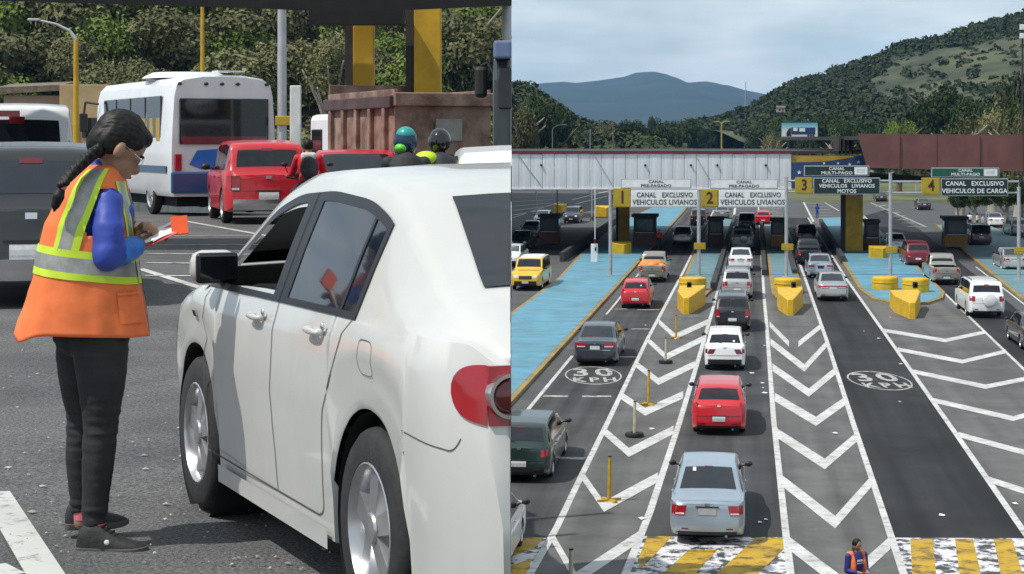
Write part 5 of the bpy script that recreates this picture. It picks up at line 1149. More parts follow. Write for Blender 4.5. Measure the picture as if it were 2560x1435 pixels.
MB().box((tl + .9, 0, 1.35), (1.5, tw * .98, 1.7)).obj('cab', M['white_paint'], tk, None, .12); MB().ell((tl + .9, 0, z1 + .08), (.6, .42, .26)).obj('cab_roof', M['white_paint'], tk); MB().box((tl + 1.0, tw / 2 - .01, 1.6), (.8, .04, .6)).obj('cab_window', M['glass'], tk, None, .03)
MB().box((tl / 2 + .8, 0, .65), (tl + 1.6, .8, .3)).obj('chassis', M['matte_black'], tk, None)
ht = _h(); ht.r = .45; ht.W = tw; ht.xr = .9; ht.xf = tl + .9; add_wheels(tk, ht, 0, .0, 'steel')
for sd in (1, -1): MB().box((-.04, sd * .75, .85), (.06, .16, .12)).obj('tail_light', M['red_lamp'], tk, None, .02)
# ------------------------------------------------------------------ dark lorry at the edge
Yd = 24.0; cd_ = lay(1262, Yd); dk = empty('dark_lorry', cd_, R(90), 'dark lorry with a tall mirror at the edge above the white van', 'truck')
M['lorry_dark'] = paint('lorry_dark', (.022, .030, .034)); M['lorry_blue'] = paint('lorry_blue', (.10, .15, .27))
def dl(px, py): p = at(px, py, Yd); return p.x - cd_.x, p.z - cd_.z
w0, zt_ = dl(1232, 200); w1, zb_ = dl(1330, 395)
mb = MB(); prof = [(0, zb_), (0, zt_), (.10, zt_ + .28), (.35, zt_ + .42), (1.4, zt_ + .44), (2.0, zt_ - .3), (2.2, zb_)]
for y in (-w0, -w1):
    pass
v0 = [(x, -w0, z) for x, z in prof]; v1 = [(x, -w1, z) for x, z in prof]; k = len(prof)
mb.add(v0 + v1, [tuple(range(k)), tuple(range(k, 2 * k))] + [(i, (i + 1) % k, k + (i + 1) % k, k + i) for i in range(k)]); mb.obj('cab', M['lorry_dark'], dk, None, .05)
MB().box((.55, (-w0 - w1) / 2, zt_ + .36), (1.3, abs(w1 - w0) * .96, .22)).obj('roof_fairing', M['lorry_blue'], dk, None, .03)
MB().box((-.02, (-w0 - w1) / 2, zt_ - .1), (.04, abs(w1 - w0) * .7, .5)).obj('rear_window', M['glass'], dk, None, .03)
MB().box((1.0, (-w0 - w1) / 2, zb_ / 2), (2.2, abs(w1 - w0) * .9, zb_ - .3)).obj('chassis', M['matte_black'], dk, None)
mx, mz = dl(1198, 197); MB().box((1.3, -mx, mz), (.10, .16, .40)).obj('wing_mirror', M['black'], dk, None, .05); MB().path([(1.3, -mx, mz + .2), (1.35, (-mx - w0) / 2, mz + .24), (1.3, -w0, mz + .1)], [.02] * 3).obj('mirror_arm', M['black'], dk)
hd = _h(); hd.r = .42; hd.W = abs(w1 - w0) * 1.0; hd.xr = .5; hd.xf = 1.7; add_wheels(dk, hd, 0, .1)
for q in list(dk.children):
    if q.name.startswith('wheel'): q.location.y += (-w0 - w1) / 2
cut_x(dk)
cut_x(gt)
# ------------------------------------------------------------------ wooded slope behind the upper road
M['slope'] = pm('dry_slope', (.050, .062, .024), .95, var=.4, scale=.06, coord='World', col2=(.13, .11, .060))
rows = []
for j in range(15):
    t = j / 14; rows.append([(-120 + 119.9 * i / 40, 215 + 130 * t + 8 * noise.noise(Vector((i * .2, j * .3, 0))), 1.0 + 44 * t ** .9 + 3 * noise.noise(Vector((i * .25, j * .4, 5))) * (1 if i < 40 else 0)) for i in range(41)])
tag(MB().grid(rows).obj('wooded_slope', M['slope'], None, 70), kind='structure')
rnd = random.Random(17); spots = []
for row, (n_, Y0, hh) in enumerate(((22, 212, 12), (24, 240, 13), (24, 270, 13), (22, 305, 14))):
    for i in range(n_):
        Y = Y0 + rnd.uniform(-9, 9); px = -70 + 1345 * (i + rnd.uniform(.1, .9)) / n_; spots.append((row, i, px, Y, 1.0 + 44 * max(0, (Y - 215) / 130) ** .9 if Y > 215 else 0, hh * rnd.uniform(.75, 1.3)))
def clip_left(r):
    for q in r.children:
        mw = q.matrix_world
        if max((mw @ Vector(c)).x for c in q.bound_box) < -.02: continue
        q.data = q.data.copy(); bm = bmesh.new(); bm.from_mesh(q.data)
        bmesh.ops.delete(bm, geom=[f for f in bm.faces if max((mw @ v.co).x for v in f.verts) > -.02], context='FACES'); bm.to_mesh(q.data); bm.free()
ORD = 'first second third fourth fifth sixth seventh eighth ninth tenth eleventh twelfth thirteenth fourteenth fifteenth sixteenth seventeenth eighteenth nineteenth twentieth'.split() + ['twenty-' + w for w in 'first second third fourth fifth sixth'.split()]
ROWN = ['lowest row', 'second row up', 'third row up', 'top row']
grown = []
for row, i, px, Y, z, h in spots:
    k = rnd.randrange(4); tone = rnd.choice('dlllllyyyy'); w = h * rnd.uniform(.85, 1.25)
    col_ = {'d': 'dark green', 'l': 'bright green', 'y': 'olive'}[tone]
    r = tree(((px - XC) / F * Y, Y, z - .5), w, h, '%s tree, %s from the left in the %s on the slope' % (col_, ORD[i], ROWN[row]), k, tone, group='trees on the slope', base=.08, pale=rnd.random() < .35)
    grown.append(r)
bpy.context.view_layer.update()
for r in grown: clip_left(r)
r = tree(lay(225, 175) - Vector((0, 0, 3)), 150 / F * 175, 11.8, 'round bright green tree behind the yellow lamp post', 0, 'l', base=.1)
r = tree(Vector(((830 - XC) / F * 190, 190, -1)), 8, 21, 'bare tree with a pale forked trunk left of the gantry columns', 3, 'y', base=.62, pale=True); [c for c in r.children if c.name.startswith('trunk')][0].scale = (10, 10, 22)
# ------------------------------------------------------------------ the white sedan in the foreground
SW = .858
TYPES['saloon'] = dict(L=4.54, W=1.76, H=1.425, wb=2.60, fo=.95, r=.315, gc=.175, top=[(0, .64), (.008, .69), (.09, .735), (.12, .745), (.265, .945), (.33, .985), (.44, 1.0), (.54, .985), (.61, .94), (.785, .675), (.93, .59), (1, .5)], bb=.122, rr=.27, rf=.60, cw=.775, belt=.655, wr=.755, xB=.47, sm=9, tt=.115, r2=.976, tail=[(.12, .06), (.2, .015), (.33, 0), (.40, .03), (.52, .06), (.70, .07)])
h = Hull('saloon', SW, fine=True); off = h.L / 2
pf, pr_ = Vector((-1.293, 8.24, 0)), Vector((-.434, 6.18, 0)); dv = (pf - pr_).normalized(); rt = Vector((dv.y, -dv.x, 0))
ctr = pr_ + rt * (h.W / 2 - .03) + dv * (off - h.xr); ctr.z = lz(ctr.y) + .004
ws = empty('white_sedan', ctr, math.atan2(dv.y, dv.x), 'large white sedan in the foreground with its driver window open', 'car')
M['pearl'] = paint('pearl_white', (.53, .53, .51), 0, .20)
def WP(mb, nm, m, par=ws, smooth=35, bevel=0):
    mb.v = [(x - off, y, z) for x, y, z in mb.v]; return mb.obj(nm, m, par, smooth, bevel)
Lx = h.L; low = lambda x: h.belt(x) + .006
hi_ = lambda x: h.ztop(x) - .085
fr = .034
inl = lambda x: low(x) + .022
inh = lambda x: hi_(x) - fr
xq0, xB0, xB1, xA = .262 * Lx, .462 * Lx, .508 * Lx, .715 * Lx
xs_ = [x for x in np.linspace(.2 * Lx, .8 * Lx, 400) if hi_(x) - low(x) > .012]; xq0 = max(xq0, xs_[0]); xA = min(xA + .04 * Lx, xs_[-1])
xf_ = [x for x in np.linspace(xB1, xA, 300) if inh(x) - inl(x) > .004][-1]
body = WP(h.hull(MB(), holes=[(xB1 + .006, xf_ - .006, inl, inh)], top_hole=(.612 * Lx, .765 * Lx)), 'body', M['pearl'], ws, 52)
# black door frames round the glass
fm = pm('window_frame', (.012, .014, .018), .4, var=.15, spec=.35)
for sd in (1, -1):
    WP(h.side_patch(MB(), xq0, xA, inh, hi_, .006, 44, 1, (sd,)), 'window_frame', fm); WP(h.side_patch(MB(), xq0, xA, low, inl, .006, 44, 1, (sd,)), 'window_sill', fm)
    WP(h.side_patch(MB(), xB0, xB1, inl, inh, .006, 3, 5, (sd,)), 'door_pillar', fm); WP(h.side_patch(MB(), xq0, xq0 + .035, inl, inh, .006, 2, 4, (sd,)), 'rear_pillar_trim', fm)
    WP(h.side_patch(MB(), xf_ - .16, xf_, inl, inh, .0075, 6, 2, (sd,)), 'mirror_triangle', fm)
    WP(h.side_patch(MB(), xq0 + .035, xB0, inl, inh, .003, 20, 6, (sd,)), 'rear_door_glass', M['glass_blue'])
    WP(h.side_patch(MB(), xq0 + .155, xq0 + .175, inl, inh, .007, 2, 4, (sd,)), 'quarter_bar', fm)
    WP(h.side_patch(MB(), (xB0 + xB1) / 2 - .003, (xB0 + xB1) / 2 + .003, low, hi_, .008, 1, 5, (sd,)), 'pillar_gap', M['matte_black'])
# shut lines
SEAM = pm('shut_line', (.07, .07, .07), .8)
def seam(pts, wd=.006, sds=(1, -1), nm='shut_line'):
    for sd in sds:
        a = []; b = []
        for i, (x, z) in enumerate(pts):
            x2, z2 = pts[min(i + 1, len(pts) - 1)]; x1, z1 = pts[max(i - 1, 0)]; d = math.hypot(x2 - x1, z2 - z1) or 1; nx, nz_ = -(z2 - z1) / d, (x2 - x1) / d
            for q, s in ((a, 1), (b, -1)):
                xx, zz = x + nx * wd / 2 * s, z + nz_ * wd / 2 * s; q.append((h.bend(xx, zz), sd * (h.side_y(xx, zz) + .0022), zz))
        WP(MB().grid([a, b]), nm, SEAM, smooth=None)
def curve(pts, n=14):
    out_ = []
    for i in range(len(pts) - 1):
        p0, p1, p2, p3 = pts[max(i - 1, 0)], pts[i], pts[i + 1], pts[min(i + 2, len(pts) - 1)]
        for k in range(n):
            t = k / n; out_.append(tuple(.5 * ((2 * p1[j]) + (-p0[j] + p2[j]) * t + (2 * p0[j] - 5 * p1[j] + 4 * p2[j] - p3[j]) * t * t + (-p0[j] + 3 * p1[j] - 3 * p2[j] + p3[j]) * t ** 3) for j in (0, 1)))
    return out_ + [pts[-1]]
xd = (xB0 + xB1) / 2
seam(curve([(xd, low(xd)), (xd + .005, .70), (xd + .01, .45), (xd - .01, .27)]))
xr0 = h.xr
seam(curve([(xq0 + .03, low(xq0 + .03)), (xr0 + .30, .80), (xr0 + .42, .62), (xr0 + .475, .42), (xr0 + .48, .30), (xr0 + .53, .268)]))
seam(curve([(.735 * Lx, low(.735 * Lx) - .01), (.742 * Lx, .70), (.738 * Lx, .45), (.722 * Lx, .30)]))
seam([(xr0 + .53, .268), (xd, .268), (.722 * Lx, .285)], .007)
seam(curve([(.10, .69), (.14, .655), (.22, .655), (xr0 - .33, .665), (xr0 - .375, .60)], 8), .0035)
ff = []
for k in range(41):
    a_ = 2 * math.pi * k / 40; ff.append((xr0 - .01 + .066 * math.copysign(abs(math.cos(a_)) ** .45, math.cos(a_)), .845 + .055 * math.copysign(abs(math.sin(a_)) ** .45, math.sin(a_))))
seam(ff, .0028, (1,), 'fuel_flap_line')
for xh in (xr0 + .52, xd + .20):
    for sd in (1, -1):
        z = .865 if xh > xd else .875; y = h.side_y(xh, z)
        o = WP(MB().ell((xh, sd * (y + .004), z - .012), (.055, .012, .026)), 'handle_cup', M['pearl'])
        WP(MB().ell((xh, sd * (y + .028), z + .008), (.078, .009, .0125)).ell((xh + .066, sd * (y + .014), z + .008), (.013, .020, .0125)).ell((xh - .066, sd * (y + .014), z + .008), (.013, .020, .0125)), 'door_handle', M['pearl'], ws, 60)
        WP(MB().ell((xh - .085, sd * (y + .01), z + .03), (.012, .008, .014)), 'key_cylinder', M['chrome'])
# sill, skirt, underside
for sd in (1, -1): WP(h.side_patch(MB(), xr0 + h.ra + .03, h.xf - h.ra - .03, lambda x: .178, lambda x: .245, .018, 16, 2, (sd,)), 'sill', M['pearl'], smooth=60)
WP(MB().box((Lx / 2, 0, .34), (Lx - .4, h.W * .74, .30)), 'underbody', M['matte_black'])
for xa in (h.xr, h.xf):
    for sd in (1, -1): WP(MB().lathe([(h.ra - .012, 0), (h.ra - .012, -.24)] if sd > 0 else [(h.ra - .012, 0), (h.ra - .012, .24)], 40, 'Y', (xa, sd * (h.W / 2 - .035), h.r)), 'arch_liner', M['matte_black'])
add_wheels(ws, h, off, .02)
# glass fore and aft
WP(h.top_patch(MB(), (.122 + .004) * Lx, (.27 - .010) * Lx, .87, .80), 'rear_window', M['glass']); WP(h.top_patch(MB(), .612 * Lx, .765 * Lx, .92, .96), 'windscreen', M['clear_glass'])
# lamps, plate, badge
for sd in (1, -1):
    el = lambda x: .082 * math.sqrt(max(.0, 1 - (x / .138) ** 3.6))
    l = WP(h.tail_patch(MB(), .42 * h.W / 2 * sd, 0.885 * h.W / 2 * sd, .733, .897, .010, 8, 5), 'tail_light', M['red_lamp'], smooth=60); WP(h.side_patch(MB(), .0, .135, lambda x: .815 - el(x) + .15 * x, lambda x: .815 + el(x), .010, 14, 5, (sd,)), 'tail_light_wrap', M['red_lamp'], l, 60)
    cx_, cz_ = -.05, .815; yy = .825 * h.W / 2 * sd; tx = h.tail_x(yy, cz_)
    WP(MB().lathe([(.052, .02), (.052, -.02), (.062, -.02), (.062, .02)], 28, 'X', (tx - .012, yy, cz_)), 'lamp_ring', M['chrome'], l); WP(MB().ell((tx - .012, yy, cz_), (.022, .050, .050)), 'lamp_lens', M['red_lamp_dark'], l); WP(MB().box((h.tail_x(.5 * sd, .36) - .01, .55 * sd, .36), (.03, .14, .045)), 'reflector', M['red_lamp'], smooth=None)
    WP(h.side_patch(MB(), .90 * Lx, .965 * Lx, lambda x: .62, lambda x: .76, .010, 5, 3, (sd,)), 'headlight', M['clear_lamp'])
    WP(h.side_patch(MB(), .765 * Lx, .78 * Lx, lambda x: .80, lambda x: .825, .008, 2, 1, (sd,)), 'side_repeater', M['amber'] if sd < 0 else M['black'])
    xm = .700 * Lx; zm = .985; ym = h.W / 2 - .012
    m_o = WP(MB().box((xm + .03, sd * ym, zm + .03), (.12, .185, .135)), 'wing_mirror', M['pearl'], ws, 60, .045)
    WP(MB().box((xm - .026, sd * ym, zm + .03), (.03, .17, .12)), 'mirror_rim', fm, m_o, 60, .03); WP(MB().box((xm - .040, sd * ym, zm + .03), (.012, .15, .10)), 'mirror_glass', M['glass'], m_o, 60, .005); WP(MB().tube((xm + .03, sd * (h.W / 2 - .06), zm - .01), (xm + .03, sd * (ym - .05), zm + .0), .030, .026), 'mirror_foot', fm, m_o)
WP(h.tail_patch(MB(), -.24, .24, .55, .68, .012), 'number_plate', M['plate'], smooth=None)
# inside: seats, dashboard, wheel
M['cloth'] = pm('seat_cloth', (.035, .034, .036), .9, var=.2, bump=.2)
for y in (.38, -.38):
    o = WP(MB().box((.47 * Lx, y, .72), (.16, .46, .62), Matrix.Rotation(R(-14), 3, 'Y')).box((.56 * Lx, y, .50), (.5, .48, .16)), 'seat', M['cloth'], bevel=.05); WP(MB().box((.445 * Lx, y, 1.10), (.10, .26, .16)), 'headrest', M['cloth'], o, bevel=.04)
WP(MB().box((.74 * Lx, 0, .80), (.34, 1.35, .26)), 'dashboard', M['black'], bevel=.05)
WP(MB().lathe([(.17, -.014), (.185, 0), (.17, .014), (.155, 0), (.17, -.014)], 24, 'X', (.655 * Lx, .38, .93)), 'steering_wheel', M['black'])
cut_x(ws, fill=False); close_cut(ws, M['pearl'])
# ------------------------------------------------------------------ people
M['skin'] = pm('skin', (.30, .165, .105), .55, var=.10, scale=8); M['hair'] = pm('black_hair', (.009, .0075, .007), .55, var=.4, spec=.3, scale=30, stretch=(1, 1, .2))
M['shirt_blue'] = pm('blue_shirt', (.028, .060, .36), .55, var=.18, scale=6, bump=.25, bscale=10); M['cuff_blue'] = pm('cuff_blue', (.03, .17, .55), .55, var=.2, scale=9)
M['trouser'] = pm('black_trousers', (.016, .016, .018), .75, var=.25, scale=5, bump=.35, bscale=9); M['shoe'] = pm('black_shoe', (.014, .014, .014), .7, var=.3, scale=20, bump=.2); M['sole'] = pm('grey_sole', (.07, .068, .066), .8, var=.15)
M['vest'] = pm('orange_vest', (.80, .175, .045), .7, var=.12, scale=4, bump=.22, bscale=7); M['lime'] = pm('lime_tape', (.52, .70, .035), .6, var=.08); M['silver_tape'] = pm('silver_tape', (.30, .30, .28), .38, .25, var=.2, scale=14)
M['pink'] = pm('pink_cloth', (.72, .16, .22), .7, var=.2); M['shirt_red'] = pm('red_shirt', (.55, .012, .03), .7, var=.15, bump=.3, bscale=8); M['paper'] = pm('paper', (.72, .70, .66), .7, var=.08); M['orange_pad'] = pm('orange_pad', (.85, .10, .015), .5, var=.08); M['red_print'] = pm('red_print', (.55, .06, .05), .5)
def blob(mb, voxel, smooth=4, name='m'):
    me0 = mb.mesh('tmp'); o = bpy.data.objects.new('tmp', me0)
    r = o.modifiers.new('r', 'REMESH'); r.mode = 'VOXEL'; r.voxel_size = voxel; r.use_smooth_shade = True
    s = o.modifiers.new('s', 'SMOOTH'); s.iterations = smooth; s.factor = .6
    me = evaluate(o); me.name = name; bpy.data.meshes.remove(me0); me.materials.clear()
    me.polygons.foreach_set('use_smooth', [True] * len(me.polygons)); return me
def wrinkle(me, amp, sx, sz, seed=0, bands=None):       # cloth creases, stronger near the joints
    nrm = [v.normal.copy() for v in me.vertices]; out = []
    for i, v in enumerate(me.vertices):
        c = v.co; a = amp * (1 if bands is None else .25 + sum(math.exp(-((c.z - b_) / w_) ** 2) for b_, w_ in bands))
        n_ = noise.noise(Vector((c.x * sx, c.y * sx, c.z * sz + seed))) + .5 * noise.noise(Vector((c.x * sx * 2.1 + 7, c.y * sx * 2.1, c.z * sz * 2.3 + seed)))
        out.extend(c + nrm[i] * a * n_)
    me.vertices.foreach_set('co', out); me.update(); return me
def chain(mb, pts, rs, n=14):
    for i in range(len(pts) - 1): mb.cap(pts[i], rs[i], pts[i + 1], rs[i + 1], n)
    return mb
# ------------------------------------------------------------------ the woman with the orange vest
YW = 7.55; KW = F / YW; GW = 378 + F * LH / YW
wm = empty('person', lay(270, YW), 0, 'woman in orange safety vest and black trousers reading tickets beside the white sedan', 'person')
def q(px, py, dy=0.0): return Vector(((px - 270) / KW, dy, (GW - py) / KW))
fwd = Vector((math.cos(R(25)), math.sin(R(25)), 0)); rgt = Vector((fwd.y, -fwd.x, 0))
mh = Matrix.Rotation(R(25), 3, 'Z') @ Matrix.Rotation(R(34), 3, 'Y')
b = MB()
hc = q(304, 352)
b.ell(hc, (.098, .078, .105), mh, 20, 14); b.ell(hc + mh @ Vector((.035, 0, -.075)), (.062, .058, .078), mh, 16, 12); b.ell(hc + mh @ Vector((.062, 0, -.128)), (.026, .030, .024), mh)
b.ell(hc + mh @ Vector((.105, 0, -.062)), (.020, .014, .022), mh); b.ell(hc + mh @ Vector((.088, 0, -.042)), (.016, .012, .030), mh); b.ell(hc + mh @ Vector((.094, 0, -.098)), (.012, .024, .011), mh)
for sd in (-1, 1):
    b.ell(hc + mh @ Vector((.076, sd * .034, -.03)), (.020, .020, .014), mh); b.ell(hc + mh @ Vector((-.004, sd * .080, -.045)), (.020, .012, .034), mh)
chain(b, [q(248, 452), q(272, 418), hc + Vector((-.02, 0, -.05))], [.060, .050, .048])
b.ell(q(238, 540), (.135, .15, .20)); b.ell(q(222, 700), (.135, .14, .2)); b.ell(q(228, 800), (.15, .145, .14))
SR, ER, WR = q(284, 502, -.108), q(293, 636, -.185), q(350, 613, -.07)
SL, EL, WL = q(212, 485, .15), q(262, 640, .19), q(330, 590, .05)
chain(b, [SR, ER, WR], [.055, .042, .027]); chain(b, [SL, EL, WL], [.055, .042, .027])
def hand(b, w, d, up, side, curl=1.0):
    d = d.normalized(); up = (up - d * up.dot(d)).normalized(); s = d.cross(up).normalized() * side
    pc_ = w + d * .050
    b.ell(pc_, (.045, .034, .016), Matrix((d, s, up)).transposed(), 14, 10)
    for i, (o, ln) in enumerate(((-.027, .030), (-.009, .036), (.009, .034), (.026, .027))):
        p0 = pc_ + d * .034 + s * o; p1 = p0 + d * ln + up * .002; p2 = p1 + (d * .55 - up * .85 * curl) * ln * .75; p3 = p2 + (-d * .35 * curl - up * .8) * ln * .5
        chain(b, [p0, p1, p2, p3], [.0095, .0088, .0082, .0075], 8)
    t0 = w + d * .022 - s * .026; t1 = t0 + (d * .6 - s * .55 + up * .35).normalized() * .034; t2 = t1 + (d * .95 + up * .15 + s * .1).normalized() * .030
    chain(b, [t0, t1, t2], [.0115, .010, .0085], 8)
hand(b, WR, q(392, 588, -.01) - WR, Vector((-.1, -.5, .9)), 1); hand(b, WL, q(372, 566, -.02) - WL, Vector((.0, .45, .9)), -1)
HR_, KR, AR = q(262, 815, -.075), q(262, 1065, -.075), q(247, 1292, -.085); HL_, KL, AL = q(196, 815, .075), q(196, 1065, .085), q(190, 1276, .10)
chain(b, [HR_, KR, AR, q(250, 1335, -.085)], [.07, .05, .034, .036]); chain(b, [HL_, KL, AL, q(192, 1318, .10)], [.07, .05, .034, .036])
body_me = blob(b, .0055, 3, 'body'); link('body', body_me, M['skin'], wm)
t = MB()
t.ell(q(228, 820), (.155, .145, .125)); chain(t, [q(258, 835, -.072), q(264, 930, -.076), KR, q(256, 1150, -.08), AR], [.112, .094, .064, .061, .044], 18); chain(t, [q(196, 835, .07), q(190, 930, .078), KL, q(188, 1150, .09), AL], [.108, .088, .062, .058, .043], 18)
for a_, s_ in ((AR, 1), (AL, 1)): t.ell(a_ + Vector((0, 0, .012)), (.049, .050, .018)); t.ell(a_ + Vector((.002, 0, .045)), (.050, .050, .016))
for k_, s_ in ((KR, 1), (KL, 1)): t.ell(k_ + Vector((.02, 0, .03)), (.050, .058, .014)); t.ell(k_ + Vector((-.01, 0, -.03)), (.062, .06, .014))
link('trousers', wrinkle(blob(t, .007, 3, 'trousers'), .0055, 7, 38, 3, [(.46, .09), (.10, .07), (.78, .08)]), M['trouser'], wm)
s_ = MB(); s_.ell(q(238, 545), (.15, .155, .19)); s_.ell(q(225, 690), (.15, .15, .2)); s_.ell(SR + Vector((-.015, .03, -.01)), (.058, .055, .058)); s_.ell(SL, (.08, .07, .08)); chain(s_, [SR, q(293, 568, -.160), ER, q(318, 622, -.14), WR - (WR - ER) * .12], [.055, .060, .054, .046, .036], 18); chain(s_, [SL, EL, WL - (WL - EL) * .12], [.07, .06, .042], 16)
chain(s_, [q(246, 452), q(262, 432)], [.066, .060])
sh = link('shirt', wrinkle(blob(s_, .0065, 3, 'shirt'), .0032, 9, 15, 5, [(1.08, .06), (1.2, .09), (1.32, .05)]), M['shirt_blue'], wm)
cf = MB(); chain(cf, [WR - (WR - ER) * .52, WR - (WR - ER) * .10], [.0535, .043], 18); link('cuff', blob(cf, .008, 2, 'cuff'), M['cuff_blue'], sh)
# vest: a shell of rings round the torso
RING = [(408, 240, 296, .070), (424, 214, 304, .105), (444, 190, 308, .135), (468, 170, 313, .152), (500, 148, 322, .165), (560, 117, 331, .178), (650, 97, 338, .188), (700, 86, 345, .194), (760, 70, 356, .203), (800, 58, 364, .21), (862, 42, 372, .217)]
def V(th, py, off=0.0):
    l = np.interp(py, [r[0] for r in RING], [r[1] for r in RING]); r_ = np.interp(py, [r[0] for r in RING], [r[2] for r in RING]); dp = np.interp(py, [r[0] for r in RING], [r[3] for r in RING])
    c = (l + r_) / 2; rx = (r_ - l) / 2 / KW; a = R(th); ca, sa = math.cos(a), math.sin(a)
    e = .86; ca2 = math.copysign(abs(ca) ** e, ca); sa2 = math.copysign(abs(sa) ** e, sa)
    k = max(0, (py - 600) / 250); fold = 1 + k * (.034 * math.sin(R(th * 4 + 20)) + .026 * abs(math.sin(R(th * 5.5 + py * .25))) - .012 + .014 * math.sin(R(th * 13 + py * .4))) + .020 * noise.noise(Vector((th / 22, py / 60, 1.0))) + .010 * noise.noise(Vector((th / 9 + py / 30, py / 40, 4.0)))
    if 130 < th < 200 and py > 700: fold += .05 * (py - 700) / 160 * math.exp(-((th - 168) / 16) ** 2)
    p = q(c, py); return Vector((p.x + (rx * fold + off) * ca2, -(dp * fold + off) * sa2, p.z))
def hem(th): th = th % 360; return 829 + 26 * math.exp(-((th - 150) / 24) ** 2) + 8 * math.cos(R(th))
def collar(th): return 414 + 26 * max(0, math.cos(R(th - 335))) ** 2
mb = MB(); rows = []
NT_, NP = 96, 44
for j in range(NP + 1):
    rows.append([V(360 * i / NT_, collar(360 * i / NT_) + (hem(360 * i / NT_) - collar(360 * i / NT_)) * j / NP) for i in range(NT_)])
vs = [p for r in rows for p in r]; fs = []
for j in range(NP):
    for i in range(NT_):
        th = 360 * (i + .5) / NT_; py = 414 + 416 * (j + .5) / NP
        ah = lambda c, w: ((th - c + 180) % 360 - 180) / w
        if py < 600 and (abs(ah(64, 25)) ** 2 + ((py - 535) / 62) ** 2 < 1 or abs(ah(246, 30)) ** 2 + ((py - 520) / 78) ** 2 < 1): continue      # armholes
        fs.append((j * NT_ + i, j * NT_ + (i + 1) % NT_, (j + 1) * NT_ + (i + 1) % NT_, (j + 1) * NT_ + i))
vo = link('safety_vest', MB().add(vs, fs).mesh('safety_vest', 80), M['vest'], wm); so = vo.modifiers.new('cloth', 'SOLIDIFY'); so.thickness = .004; so.offset = 1
def vpatch(f, u0, u1, v0, v1, nu, nv, off, nm, mat):
    rows = [[V(*f(u0 + (u1 - u0) * i / nu, v0 + (v1 - v0) * j / nv), off) for i in range(nu + 1)] for j in range(nv + 1)]
    return MB().grid(rows).obj(nm, M[mat], vo, 80)
bandy = lambda th, v: (th, 604 + v + 16 * (1 + math.cos(R(th))))
for v0, v1, mt, of in ((0, 18, 'lime', .008), (18, 54, 'silver_tape', .0085), (54, 72, 'lime', .008)): vpatch(bandy, -8, 368, v0, v1, 110, 3, of, 'reflective_band', mt)
def strip(c_top, c_bot, top, hw):      # shoulder stripes
    f = lambda u, v: (c_top + (c_bot - c_top) * v + u * (1 + .9 * (1 - v) ** 2), top + (604 + 16 * (1 + math.cos(R(c_bot))) - top + 4) * v)
    for u0, u1, mt, of in ((-hw, -hw * .52, 'lime', .0075), (-hw * .52, hw * .52, 'silver_tape', .008), (hw * .52, hw, 'lime', .0075)): vpatch(f, u0, u1, 0, 1, 3, 26, of, 'reflective_stripe', mt)
strip(90, 103, 420, 14.5); strip(205, 178, 424, 15)
strip(20, 12, 452, 9)
vpatch(lambda u, v: (352 + u, 452 + 380 * v), -1.2, 1.2, 0, 1, 1, 20, .009, 'zip', 'matte_black')
vpatch(lambda u, v: (32 + u, 726 + 74 * v), -14, 16, 0, 1, 8, 6, .010, 'pocket', 'vest'); vpatch(lambda u, v: (32 + u, 724 + 7 * v), -15, 17, 0, 1, 8, 1, .015, 'pocket_edge', 'vest')
# hair, braid, glasses
hb_ = MB(); hb_.ell(hc + mh @ Vector((-.014, 0, .014)), (.104, .086, .102), mh, 20, 14); hb_.ell(hc + mh @ Vector((-.060, 0, -.035)), (.058, .070, .074), mh, 16, 12); hb_.ell(hc + mh @ Vector((.046, 0, .050)), (.056, .070, .040), mh)
for sd in (-1, 1): hb_.ell(hc + mh @ Vector((-.040, sd * .062, -.02)), (.046, .020, .062), mh); hb_.ell(hc + mh @ Vector((.036, sd * .064, .020)), (.036, .016, .036), mh)
hm_ = blob(hb_, .0055, 3, 'hair')
ax_ = (mh @ Vector((-.8, 0, -.6))).normalized()
nrm = [v.normal.copy() for v in hm_.vertices]; co_ = []; mht = mh.transposed()
for i, v in enumerate(hm_.vertices):           # combed strands drawn back towards the braid
    rel = v.co - hc; lr = mht @ rel; a_ = math.atan2(lr.y, lr.z + .05); co_.extend(v.co + nrm[i] * (.0012 * math.sin(a_ * 46 + 5 * noise.noise(rel * 22)) + .0025 * noise.noise(rel * 45)))
hm_.vertices.foreach_set('co', co_); hm_.update()
hr = link('hair', hm_, M['hair'], wm)
br = MB(); bp_ = [(258, 374), (243, 388), (230, 402), (217, 416), (206, 430), (197, 443), (190, 456)]
for i, (px, py) in enumerate(bp_):
    c_ = q(px, py, -.125 + .01 * (i == 0) - .012 * i)
    for sd in (-1, 1): br.ell(c_ + Vector((sd * .010, -.012, sd * .004)), (.022 - .001 * i, .020, .014), Matrix.Rotation(R(sd * 38 + 40), 3, 'Y'))
chain(br, [q(258, 374, -.10), q(190, 456, -.19)], [.022, .013])
link('braid', blob(br, .004, 1, 'braid'), M['hair'], hr)
tl_ = MB(); chain(tl_, [q(186, 463, -.20), q(177, 488, -.205), q(170, 508, -.205), q(166, 524, -.203)], [.012, .023, .017, .004]); link('braid_end', blob(tl_, .004, 1, 'braid_end'), M['hair'], hr)
MB().cap(q(189, 456, -.198), .016, q(185, 466, -.20), .016).obj('hair_tie', M['pink'], hr)
gl_ = MB()
for sd in (-1, 1):
    c_ = hc + mh @ Vector((.101, sd * .034, -.034)); mr_ = mh @ Matrix.Rotation(R(90), 3, 'Y')
    pts = [c_ + mr_ @ Vector((.021 * math.cos(a * .5236), .026 * math.sin(a * .5236), 0)) for a in range(13)]; gl_.path(pts, [.0016] * 13, 5)
    gl_.tube(c_ + mh @ Vector((0, sd * .026, .006)), hc + mh @ Vector((.0, sd * .086, -.018)), .0016, n=5)
gl_.obj('spectacles', M['chrome'], wm)
eb = MB()
